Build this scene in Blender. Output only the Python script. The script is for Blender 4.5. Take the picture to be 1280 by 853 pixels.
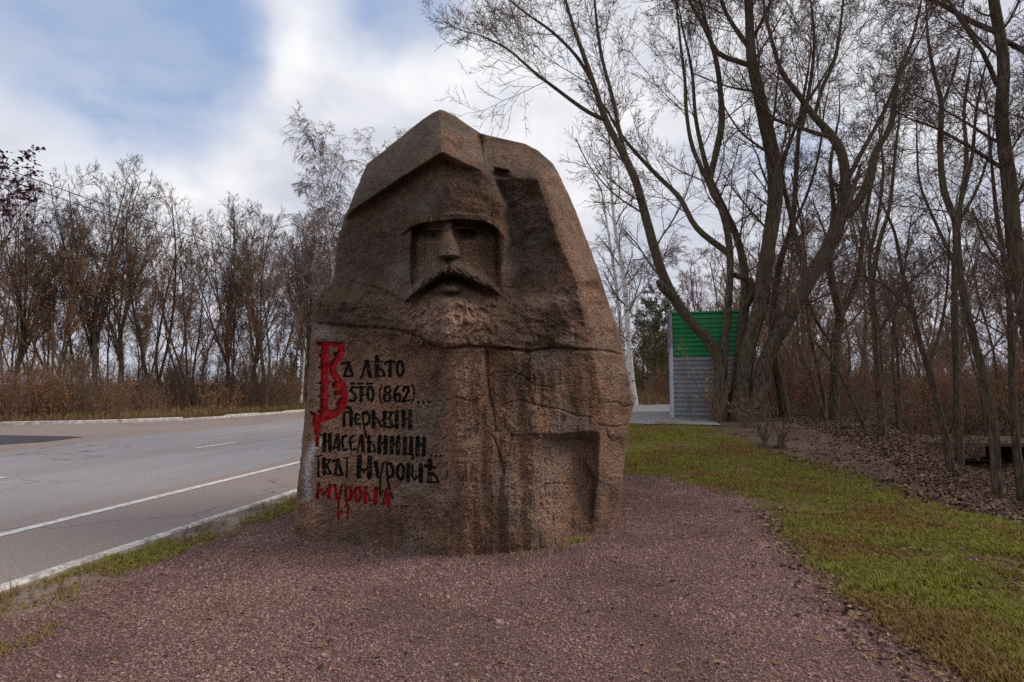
import bpy, math, random
import numpy as np
from mathutils import Vector, Matrix
from mathutils.geometry import delaunay_2d_cdt

for o in list(bpy.data.objects):
    bpy.data.objects.remove(o)
S = bpy.context.scene
R = math.radians

# ------------------------------------------------------------------ camera
F = 711.0                     # focal length in photograph pixels (1280 wide)
CAMH = 1.40
TH = math.atan(54.0 / F)      # pitched up a little
cd = bpy.data.cameras.new("camera"); cam = bpy.data.objects.new("camera", cd)
S.collection.objects.link(cam)
cam.location = (0, 0, CAMH); cam.rotation_euler = (math.pi / 2 + TH, 0, 0)
cd.sensor_width = 36; cd.lens = 36 * F / 1280; cd.clip_end = 3000; cd.clip_start = 0.05
S.camera = cam
S.view_settings.view_transform = 'Standard'; S.view_settings.look = 'None'
S.view_settings.exposure = 0.30; S.view_settings.gamma = 1; S.view_settings.use_curve_mapping = False
S.cycles.use_denoising = False; S.cycles.denoiser = 'OPENIMAGEDENOISE'; S.cycles.denoising_input_passes = 'RGB_ALBEDO_NORMAL'
S.cycles.max_bounces = 5; S.cycles.diffuse_bounces = 3; S.cycles.transparent_max_bounces = 8

def ray(px, py):
    xc = (np.asarray(px, float) - 640) / F; yc = (426.5 - np.asarray(py, float)) / F
    den = math.cos(TH) - yc * math.sin(TH)
    return xc / den, (math.sin(TH) + yc * math.cos(TH)) / den      # X/Y and Z/Y

def at(px, py, Y):
    a, b = ray(px, py)
    return np.stack([a * Y, np.broadcast_to(Y, np.shape(a)) * 1.0, CAMH + b * Y], -1)

# ------------------------------------------------------------------ sky, sun
SUN_EL, SUN_AZ = 44.0, 84.0          # azimuth clockwise from the view direction
w = bpy.data.worlds.new("World"); S.world = w; w.use_nodes = True
nt = w.node_tree; nt.nodes.clear()
def N(nt, t, **kw):
    n = nt.nodes.new(t)
    for k, v in kw.items():
        if k == 'inp':
            for a, b in v.items(): n.inputs[a].default_value = b
        else: setattr(n, k, v)
    return n
def L(nt, a, b): nt.links.new(a, b)
def math_n(nt, op, a, b=None, clamp=False):
    n = nt.nodes.new('ShaderNodeMath'); n.operation = op; n.use_clamp = clamp
    for i, v in enumerate((a, b)):
        if v is None: continue
        if isinstance(v, (int, float)): n.inputs[i].default_value = v
        else: nt.links.new(v, n.inputs[i])
    return n.outputs[0]
def mrange(nt, v, a, b, c=0.0, d=1.0, smooth=True):
    n = nt.nodes.new('ShaderNodeMapRange'); n.clamp = True
    n.interpolation_type = 'SMOOTHSTEP' if smooth else 'LINEAR'
    nt.links.new(v, n.inputs[0])
    for i, x in enumerate((a, b, c, d)): n.inputs[1 + i].default_value = x
    return n.outputs[0]
def mixc(nt, f, a, b, mode='MIX'):
    n = nt.nodes.new('ShaderNodeMix'); n.data_type = 'RGBA'; n.blend_type = mode
    for i, v in ((0, f), (6, a), (7, b)):
        if isinstance(v, (int, float)): n.inputs[i].default_value = v
        elif isinstance(v, (tuple, list)): n.inputs[i].default_value = (*v[:3], 1)
        else: nt.links.new(v, n.inputs[i])
    return n.outputs[2]
def noise(nt, vec, scale, detail=4, rough=0.55, dist=0.0):
    n = nt.nodes.new('ShaderNodeTexNoise'); n.inputs['Scale'].default_value = scale
    n.inputs['Detail'].default_value = detail; n.inputs['Roughness'].default_value = rough
    n.inputs['Distortion'].default_value = dist
    if vec is not None: nt.links.new(vec, n.inputs['Vector'])
    return n.outputs[0]

def build_world():
    out = N(nt, 'ShaderNodeOutputWorld'); bg = N(nt, 'ShaderNodeBackground'); bg.inputs[1].default_value = 0.1
    tc = N(nt, 'ShaderNodeTexCoord'); V = tc.outputs['Generated']
    sky = N(nt, 'ShaderNodeTexSky'); sky.sky_type = 'NISHITA'; sky.sun_disc = False
    sky.sun_elevation = R(SUN_EL); sky.sun_rotation = R(SUN_AZ); sky.air_density = 1.0; sky.dust_density = 1.5
    # cloud plane coordinates: direction projected on a high sheet
    sep = N(nt, 'ShaderNodeSeparateXYZ'); L(nt, V, sep.inputs[0])
    zz = math_n(nt, 'ADD', math_n(nt, 'MAXIMUM', sep.outputs[2], 0.0), 0.22)
    comb = N(nt, 'ShaderNodeCombineXYZ')
    L(nt, math_n(nt, 'DIVIDE', sep.outputs[0], zz), comb.inputs[0])
    L(nt, math_n(nt, 'DIVIDE', sep.outputs[1], zz), comb.inputs[1])
    P = comb.outputs[0]
    n1 = noise(nt, P, 1.1, 5, 0.52, 0.3)
    n2 = noise(nt, P, 3.2, 6, 0.55, 0.2)
    # soft warping of the direction for the cloud masses seen over the stone
    wn = N(nt, 'ShaderNodeTexNoise'); wn.inputs['Scale'].default_value = 3.0; wn.inputs['Detail'].default_value = 5
    L(nt, V, wn.inputs['Vector'])
    sub = N(nt, 'ShaderNodeVectorMath', operation='SUBTRACT'); L(nt, wn.outputs[1], sub.inputs[0]); sub.inputs[1].default_value = (.5, .5, .5)
    sc = N(nt, 'ShaderNodeVectorMath', operation='SCALE'); L(nt, sub.outputs[0], sc.inputs[0]); sc.inputs[3].default_value = 0.30
    ad = N(nt, 'ShaderNodeVectorMath', operation='ADD'); L(nt, V, ad.inputs[0]); L(nt, sc.outputs[0], ad.inputs[1])
    nm = N(nt, 'ShaderNodeVectorMath', operation='NORMALIZE'); L(nt, ad.outputs[0], nm.inputs[0])
    def blob(px, py, rad):
        a, b = ray(px, py); d = Vector((float(a), 1.0, float(b))).normalized()
        dn = N(nt, 'ShaderNodeVectorMath', operation='DOT_PRODUCT'); L(nt, nm.outputs[0], dn.inputs[0]); dn.inputs[1].default_value = d
        return mrange(nt, math_n(nt, 'ARCCOSINE', math_n(nt, 'MINIMUM', dn.outputs['Value'], 0.99999)), R(rad * 1.25), 0.0)
    def vmax(l):
        r = l[0]
        for x in l[1:]: r = math_n(nt, 'MAXIMUM', r, x)
        return r
    def vsum(l):
        r = l[0]
        for x in l[1:]: r = math_n(nt, 'ADD', r, x)
        return mrange(nt, r, 0.0, 1.5)
    holes = vsum([blob(115, 0, 12), blob(175, 25, 10), blob(235, 60, 7),
                  blob(535, -5, 8), blob(460, -40, 9), blob(985, 170, 6)])
    bright = vmax([blob(500, 90, 11), blob(115, 130, 9), blob(720, 120, 16), blob(380, 60, 8), blob(230, 200, 12), blob(430, 40, 8), blob(1050, 60, 12), blob(600, 110, 9)])
    open_sky = mrange(nt, n1, 0.55, 0.75)
    gap = math_n(nt, 'MAXIMUM', math_n(nt, 'MULTIPLY', holes, mrange(nt, n2, 0.25, 0.65, 0.40, 0.92)), math_n(nt, 'MULTIPLY', open_sky, 0.30))
    lum = math_n(nt, 'ADD', math_n(nt, 'MULTIPLY', bright, 0.50), mrange(nt, n2, 0.3, 0.75, 0.0, 0.50))
    lum = math_n(nt, 'MINIMUM', lum, 1.0)
    cloud = mixc(nt, lum, (4.4, 4.65, 5.6), (8.7, 8.6, 8.6))
    blue = mixc(nt, 0.75, sky.outputs[0], (2.3, 3.5, 5.9))
    col = mixc(nt, gap, cloud, blue)
    L(nt, col, bg.inputs[0]); L(nt, bg.outputs[0], out.inputs[0])
build_world()

sd = bpy.data.lights.new("sun", 'SUN'); sun = bpy.data.objects.new("sun", sd); S.collection.objects.link(sun)
sd.energy = 1.5; sd.angle = R(25); sd.color = (1.0, 0.90, 0.78)
sv = Vector((math.sin(R(SUN_AZ)) * math.cos(R(SUN_EL)), math.cos(R(SUN_AZ)) * math.cos(R(SUN_EL)), math.sin(R(SUN_EL))))
sun.rotation_euler = sv.to_track_quat('Z', 'Y').to_euler()

# ------------------------------------------------------------------ helpers
def tag(o, label=None, cat=None, group=None, kind=None):
    if label: o['label'] = label
    if cat: o['category'] = cat
    if group: o['group'] = group
    if kind: o['kind'] = kind
    return o
def link(name, me, mat=None, parent=None):
    o = bpy.data.objects.new(name, me); S.collection.objects.link(o)
    if mat is not None and me is not None and not me.materials: me.materials.append(mat)
    if parent is not None: o.parent = parent
    return o
def empty(name, loc=(0, 0, 0), rz=0):
    o = bpy.data.objects.new(name, None); S.collection.objects.link(o)
    o.location = loc; o.rotation_euler = (0, 0, rz); o.empty_display_size = 0.2
    return o
def put(o, loc, rz=0.0):
    p = o.parent.location if o.parent else Vector((0, 0, 0))
    o.location = Vector(loc) - p; o.rotation_euler = (0, 0, rz)
def mesh(name, verts, faces, smooth=True):
    """verts (n,3); faces: list of (m,k) int arrays"""
    me = bpy.data.meshes.new(name)
    verts = np.ascontiguousarray(verts, np.float32)
    faces = [np.asarray(f, np.int32) for f in faces if len(f)]
    me.vertices.add(len(verts)); me.vertices.foreach_set('co', verts.ravel())
    nl = sum(f.size for f in faces); npoly = sum(len(f) for f in faces)
    me.loops.add(nl); me.polygons.add(npoly)
    me.loops.foreach_set('vertex_index', np.concatenate([f.ravel() for f in faces]))
    st = []; c = 0
    for f in faces:
        st.append(c + np.arange(len(f)) * f.shape[1]); c += f.size
    me.polygons.foreach_set('loop_start', np.concatenate(st).astype(np.int32))
    me.polygons.foreach_set('use_smooth', np.full(npoly, smooth))
    me.update(calc_edges=True)
    return me
def attr(me, name, vals):
    a = me.attributes.new(name, 'FLOAT', 'POINT'); a.data.foreach_set('value', np.ascontiguousarray(vals, np.float32).ravel())
def box_arrays(boxes):
    """boxes: list of (x0,x1,y0,y1,z0,z1)"""
    V = []; Fq = []
    for b in boxes:
        x0, x1, y0, y1, z0, z1 = b; k = len(V)
        V += [(x0, y0, z0), (x1, y0, z0), (x1, y1, z0), (x0, y1, z0), (x0, y0, z1), (x1, y0, z1), (x1, y1, z1), (x0, y1, z1)]
        Fq += [(k, k+3, k+2, k+1), (k+4, k+5, k+6, k+7), (k, k+1, k+5, k+4), (k+1, k+2, k+6, k+5), (k+2, k+3, k+7, k+6), (k+3, k, k+4, k+7)]
    return np.array(V, float), [np.array(Fq)]
def ss(a, b, x):
    t = np.clip((np.asarray(x, float) - a) / (b - a), 0, 1); return t * t * (3 - 2 * t)
_ng = {}
def vnoise(x, y, seed=0):
    if seed not in _ng: _ng[seed] = np.random.default_rng(seed + 991).random((256, 256))
    g = _ng[seed]
    xi = np.floor(x).astype(int); yi = np.floor(y).astype(int); fx = x - xi; fy = y - yi
    fx = fx * fx * (3 - 2 * fx); fy = fy * fy * (3 - 2 * fy)
    a = g[yi & 255, xi & 255]; b = g[yi & 255, (xi + 1) & 255]; c = g[(yi + 1) & 255, xi & 255]; d = g[(yi + 1) & 255, (xi + 1) & 255]
    return (a * (1 - fx) + b * fx) * (1 - fy) + (c * (1 - fx) + d * fx) * fy
def fbm(x, y, seed=0, octv=4, gain=0.5):
    s = 0; a = 1; t = 0
    for i in range(octv):
        s = s + a * (vnoise(x * 2 ** i + 17.3 * i, y * 2 ** i + 5.1 * i, seed + i) - 0.5); t += a; a *= gain
    return s / t
def poly_sd(x, y, poly):
    """signed distance to polygon, positive inside"""
    poly = np.asarray(poly, float); x = np.asarray(x, float); y = np.asarray(y, float)
    d = np.full(x.shape, 1e9); ins = np.zeros(x.shape, bool)
    for i in range(len(poly)):
        ax, ay = poly[i]; bx, by = poly[(i + 1) % len(poly)]
        ex, ey = bx - ax, by - ay
        t = np.clip(((x - ax) * ex + (y - ay) * ey) / (ex * ex + ey * ey + 1e-12), 0, 1)
        d = np.minimum(d, (x - ax - t * ex) ** 2 + (y - ay - t * ey) ** 2)
        c = ((ay > y) != (by > y)); c &= x < (bx - ax) * (y - ay) / (by - ay + 1e-12) + ax
        ins ^= c
    d = np.sqrt(d); return np.where(ins, d, -d)

# ------------------------------------------------------------------ materials
def mat(name, rough=0.9, spec=0.2):
    m = bpy.data.materials.new(name); m.use_nodes = True
    b = m.node_tree.nodes['Principled BSDF']; b.inputs['Roughness'].default_value = rough
    b.inputs['Specular IOR Level'].default_value = spec
    return m, m.node_tree, b
def bump(t, b, h, strength, dist):
    n = t.nodes.new('ShaderNodeBump'); n.inputs['Strength'].default_value = strength; n.inputs['Distance'].default_value = dist
    L(t, h, n.inputs['Height']); L(t, n.outputs[0], b.inputs['Normal'])
def objco(t): return N(t, 'ShaderNodeTexCoord').outputs['Object']
def geopos(t): return N(t, 'ShaderNodeNewGeometry').outputs['Position']
def fattr(t, name):
    n = N(t, 'ShaderNodeAttribute'); n.attribute_name = name; return n.outputs['Fac']
def stretch(t, vec, s):
    n = N(t, 'ShaderNodeMapping'); n.inputs['Scale'].default_value = s; L(t, vec, n.inputs[0]); return n.outputs[0]
def plain(name, c1, c2, scale=8, rough=0.85, spec=0.2, bs=0.0, bd=0.01, rnd=0.0, st=(1, 1, 1)):
    m, t, b = mat(name, rough, spec)
    v = stretch(t, objco(t), st)
    n = noise(t, v, scale, 5, 0.6)
    c = mixc(t, mrange(t, n, 0.3, 0.7), c1, c2)
    if rnd:
        oi = N(t, 'ShaderNodeObjectInfo')
        hs = N(t, 'ShaderNodeHueSaturation'); L(t, c, hs.inputs['Color'])
        L(t, mrange(t, oi.outputs['Random'], 0, 1, 1 - rnd, 1 + rnd, False), hs.inputs['Value'])
        c = hs.outputs[0]
    L(t, c, b.inputs['Base Color'])
    if bs: bump(t, b, n, bs, bd)
    return m
M = {}
def bark(name, c1, c2, moss=None):
    m, t, b = mat(name, 0.95, 0.1)
    v = objco(t)
    n = noise(t, stretch(t, v, (9, 9, 1.6)), 3, 6, 0.65, 0.4)
    n2 = noise(t, v, 1.3, 3)
    c = mixc(t, mrange(t, n, 0.35, 0.65), c1, c2)
    if moss: c = mixc(t, math_n(t, 'MULTIPLY', mrange(t, n2, 0.42, 0.68), 0.75), c, moss)
    L(t, c, b.inputs['Base Color']); bump(t, b, n, 1.0, 0.07)
    return m
M['bark'] = bark('bark', (.045, .034, .026), (.20, .152, .112), (.125, .11, .055))
M['bark2'] = bark('bark_dark', (.055, .041, .031), (.19, .14, .103), (.11, .09, .05))
M['barkred'] = bark('bark_red', (.10, .058, .036), (.26, .15, .09))
M['twig'] = plain('twig', (.115, .078, .066), (.19, .135, .112), 1.2, 0.9, 0.1)
M['twigb'] = plain('twig_brown', (.18, .112, .078), (.28, .18, .125), 1.2, 0.9, 0.1)
M['twigp'] = plain('twig_birch', (.17, .12, .108), (.26, .19, .175), 1.2, 0.9, 0.1)
def birchbark():
    m, t, b = mat('birch_bark', 0.8, 0.2)
    v = objco(t)
    n = noise(t, stretch(t, v, (3, 3, 9)), 1.6, 4, 0.6)
    n2 = noise(t, v, 6, 3)
    c = mixc(t, mrange(t, n2, .3, .7), (.62, .59, .55), (.78, .76, .73))
    c = mixc(t, mrange(t, n, .56, .64), c, (.03, .026, .024))
    L(t, c, b.inputs['Base Color']); return m
M['birch'] = birchbark()
def leafmat(name, cols, trans=0.25):
    m, t, b = mat(name, 0.7, 0.2)
    oi = N(t, 'ShaderNodeNewGeometry')
    n = noise(t, stretch(t, oi.outputs['Position'], (1, 1, 1)), 14, 2)
    oi2 = N(t, 'ShaderNodeObjectInfo')
    r = math_n(t, 'FRACT', math_n(t, 'ADD', oi2.outputs['Random'], mrange(t, n, .3, .7, 0, .9)))
    cr = N(t, 'ShaderNodeValToRGB'); e = cr.color_ramp
    while len(e.elements) < len(cols): e.elements.new(0.5)
    for i, c in enumerate(cols): e.elements[i].position = i / (len(cols) - 1); e.elements[i].color = (*c, 1)
    L(t, r, cr.inputs[0]); L(t, cr.outputs[0], b.inputs['Base Color'])
    return m
M['orange'] = leafmat('rusty_leaf', [(.24, .09, .03), (.36, .15, .04), (.19, .085, .04), (.38, .19, .07)])
M['purple'] = leafmat('purple_leaf', [(.05, .018, .03), (.09, .025, .04), (.035, .015, .025), (.12, .04, .05)])
M['litter'] = leafmat('fallen_leaf', [(.075, .04, .028), (.14, .08, .055), (.05, .028, .022), (.19, .12, .085), (.10, .055, .038)])
M['litter2'] = leafmat('fallen_leaf_light', [(.24, .115, .05), (.30, .175, .095), (.17, .085, .042), (.36, .25, .16)])
M['yellow'] = leafmat('yellow_leaf', [(.38, .30, .05), (.30, .25, .05), (.40, .24, .05)])
M['needle'] = plain('needle', (.05, .075, .028), (.095, .12, .045), 3, .8, .2)
M['gravel'] = None
def gravelmat():
    m, t, b = mat('gravel_stone', 0.85, 0.25)
    oi = N(t, 'ShaderNodeObjectInfo')
    cr = N(t, 'ShaderNodeValToRGB'); e = cr.color_ramp
    cols = [(.11, .066, .057), (.345, .21, .182), (.215, .13, .113), (.43, .28, .247), (.165, .107, .096), (.34, .185, .15), (.50, .375, .33)]
    while len(e.elements) < len(cols): e.elements.new(.5)
    pos = [0, .25, .45, .62, .75, .93, 1]
    for i, c in enumerate(cols): e.elements[i].position = pos[i]; e.elements[i].color = (*c, 1)
    L(t, oi.outputs['Random'], cr.inputs[0])
    n = noise(t, objco(t), 3, 3)
    c = mixc(t, 1.0, cr.outputs[0], mixc(t, mrange(t, n, .3, .7), (.8, .8, .8), (1.15, 1.12, 1.12)), 'MULTIPLY')
    g = noise(t, geopos(t), 0.9, 4, .6)
    c = mixc(t, 1.0, c, mixc(t, mrange(t, g, .3, .7), (.62, .58, .56), (1.15, 1.12, 1.1)), 'MULTIPLY')
    g2 = noise(t, geopos(t), 2.3, 5, .65)
    c = mixc(t, math_n(t, 'MULTIPLY', mrange(t, g2, .58, .74), .55), c, (.17, .09, .05))
    L(t, c, b.inputs['Base Color']); return m
M['gravel'] = gravelmat()
def grassmat():
    m, t, b = mat('grass_blade', 0.7, 0.2)
    g = noise(t, geopos(t), 1.1, 4, .6); oi = N(t, 'ShaderNodeObjectInfo')
    f = math_n(t, 'ADD', mrange(t, g, .36, .64, -.05, .70), math_n(t, 'MULTIPLY', oi.outputs['Random'], .4))
    cr = N(t, 'ShaderNodeValToRGB'); e = cr.color_ramp
    cols = [(.21, .112, .042), (.26, .17, .042), (.235, .205, .034), (.25, .25, .034)]
    while len(e.elements) < len(cols): e.elements.new(.5)
    for i, c in enumerate(cols): e.elements[i].position = [0, .25, .55, 1][i]; e.elements[i].color = (*c, 1)
    L(t, f, cr.inputs[0]); L(t, cr.outputs[0], b.inputs['Base Color']); return m
M['grass'] = grassmat()
M['drygrass'] = plain('dry_grass', (.20, .13, .06), (.30, .21, .10), 2, .8, .1)

# ------------------------------------------------------------------ road frame, terrain height
A = math.atan(133.0 / F)
UX, UY = math.sin(A), math.cos(A)          # along the road
NX, NY = -math.cos(A), math.sin(A)         # to its left
def road_sd(x, y): return x * UX + y * UY, x * NX + y * NY
def road_xy(s, d): return s * UX + d * NX, s * UY + d * NY
D_KERB, D_EDGE, D_MID = 4.2, 5.62, 9.05
DITCH0, DITCH1 = np.array([7.4, 5.5]), np.array([12.2, 15.5])
def gz(x, y):
    x = np.asarray(x, float); y = np.asarray(y, float)
    s, d = road_sd(x, y)
    z = 0.45 * ss(8.2, 14.5, y) * ss(4.0, 0.2, d)
    e = DITCH1 - DITCH0; ln = np.hypot(*e); e = e / ln
    al = (x - DITCH0[0]) * e[0] + (y - DITCH0[1]) * e[1]
    t = (x - DITCH0[0]) * e[1] - (y - DITCH0[1]) * e[0]
    along = ss(-9, -3, al) * ss(18, 12, al)
    dd = along * np.exp(-np.abs(t / 1.5) ** 2.4)
    z = z * (1 - 0.75 * dd) - 0.75 * dd
    off = ss(4.2, 3.2, d) + ss(22, 27, d)
    z = z + 0.05 * off * fbm(x * 0.7, y * 0.7, 5) + 0.03 * off * fbm(x * 2.1, y * 2.1, 8) * ss(2, 8, np.hypot(x, y))
    return z
_ys = np.geomspace(1.8, 300, 900)
def gpt(px, py):
    a, b = ray(px, py); a = float(a); b = min(float(b), -0.003)
    Ys = _ys
    for _ in range(2):
        under = CAMH + b * Ys < gz(a * Ys, Ys); i = int(np.argmax(under)) if under.any() else len(Ys) - 1
        Ys = np.linspace(Ys[max(i - 1, 0)], Ys[i], 60)
    Y = float(Ys[-1] if i >= len(Ys) else Ys[-1])
    under = CAMH + b * Ys < gz(a * Ys, Ys); i = int(np.argmax(under)) if under.any() else len(Ys) - 1
    Y = float(Ys[i])
    return np.array([a * Y, Y, CAMH + b * Y])
def gpoly(pts): return np.array([gpt(*p)[:2] for p in pts])

# zones
lawn_edge = gpoly([(785, 529), (850, 528), (905, 538), (950, 560), (1000, 576), (1060, 590), (1130, 612), (1210, 635), (1279, 652)])
grav_r = gpoly([(770, 594), (840, 598), (900, 611), (960, 642), (1010, 687), (1060, 727), (1110, 767), (1160, 807), (1230, 853)])
GRAVEL = np.vstack([gpoly([(0, 778), (60, 760), (130, 728), (220, 693), (300, 662), (366, 636)]), [(-1.6, 6.5), (-1.2, 8.2), (0.5, 8.9)], grav_r,
                    [(3.4, 2.0), (4.0, 0.0), (4.0, -4.0), (-5.0, -5.0), (-5.2, 0.0), (-4.4, 2.2)]])
LAWN = np.vstack([lawn_edge, [(5.6, 4.5), (6.0, 2.0), (6.2, -2.0), (3.0, -2.5), (3.4, 2.0)], grav_r[::-1], [(0.5, 8.9), (-0.6, 9.2), (-1.2, 13.0), (0.5, 14.2)]])
DIRT = np.vstack([gpoly([(838, 528), (880, 524), (960, 524), (1010, 530), (1080, 552), (1140, 580), (1180, 605), (1100, 606), (1040, 588), (985, 575), (940, 560), (900, 542)])])

gx = np.unique(np.concatenate([-np.geomspace(34, 700, 22), np.arange(-34, -13, .5), np.arange(-13, 15, .13), np.arange(15, 34, .5), np.geomspace(34, 700, 22)]))
gy = np.unique(np.concatenate([-np.geomspace(4, 400, 14), np.arange(-4, 2, .4), np.arange(2, 20, .13), np.arange(20, 50, .5), np.geomspace(50, 1200, 22)]))
def zones(X, Y):
    wob = 0.35 * fbm(X * 1.3, Y * 1.3, 21) + 0.2 * fbm(X * 5, Y * 5, 25)
    s, d = road_sd(X, Y)
    zg = ss(-.06, .10, poly_sd(X, Y, GRAVEL) + wob * .7)
    zl = ss(-.12, .2, poly_sd(X, Y, LAWN) + wob) * (1 - zg)
    zd = ss(-.3, .3, poly_sd(X, Y, DIRT) + wob * 2)
    verge = ss(2.9, 3.3, d + wob) * ss(5.2, 4.9, d) * ss(16, 9, s)
    return zg, zl, zd, verge
def build_ground():
    X, Y = np.meshgrid(gx, gy); Z = gz(X, Y)
    n, m_ = X.shape
    idx = np.arange(n * m_).reshape(n, m_)
    q = np.stack([idx[:-1, :-1], idx[:-1, 1:], idx[1:, 1:], idx[1:, :-1]], -1).reshape(-1, 4)
    me = mesh('ground', np.stack([X, Y, Z], -1).reshape(-1, 3), [q])
    zg, zl, zd, vg = zones(X, Y)
    attr(me, 'gravel', zg); attr(me, 'lawn', zl); attr(me, 'dirt', np.maximum(zd * (1 - zl), 0)); attr(me, 'verge', vg * (1 - zg))
    s, d = road_sd(X, Y)
    attr(me, 'strip', ss(12, 14, d) * ss(60, 30, s))
    m, t, b = mat('ground', 0.95, 0.1); p = geopos(t)
    n1 = noise(t, p, 2.2, 6, .6); n2 = noise(t, p, 14, 5, .65); n3 = noise(t, p, 60, 4, .6)
    litter = mixc(t, mrange(t, n2, .3, .7), (.07, .042, .028), (.21, .125, .08))
    litter = mixc(t, mrange(t, n1, .45, .75), litter, (.12, .085, .045))
    strip = mixc(t, mrange(t, n1, .35, .65), (.10, .09, .03), (.21, .115, .045))
    strip = mixc(t, mrange(t, n2, .4, .7), strip, (.16, .085, .035))
    grass = mixc(t, mrange(t, n1, .35, .65), (.16, .10, .045), (.15, .135, .035))
    grass = mixc(t, mrange(t, n2, .45, .7), grass, (.055, .035, .02))
    dirt = mixc(t, mrange(t, n1, .3, .7), (.10, .063, .045), (.165, .11, .083))
    dirt = mixc(t, mrange(t, n2, .5, .75), dirt, (.07, .045, .033))
    sand = mixc(t, mrange(t, n1, .35, .65), (.36, .28, .225), (.20, .145, .11))
    sand = mixc(t, mrange(t, n3, .5, .8), sand, (.10, .065, .05))
    gv = mixc(t, mrange(t, n3, .35, .65), (.09, .055, .048), (.21, .13, .115))
    c = mixc(t, fattr(t, 'strip'), litter, strip)
    c = mixc(t, fattr(t, 'dirt'), c, dirt)
    c = mixc(t, fattr(t, 'lawn'), c, grass)
    c = mixc(t, fattr(t, 'verge'), c, sand)
    c = mixc(t, fattr(t, 'gravel'), c, gv)
    L(t, c, b.inputs['Base Color'])
    bump(t, b, math_n(t, 'ADD', n2, n3), .7, .03)
    tag(link('ground', me, m), kind='structure')
build_ground()

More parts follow.
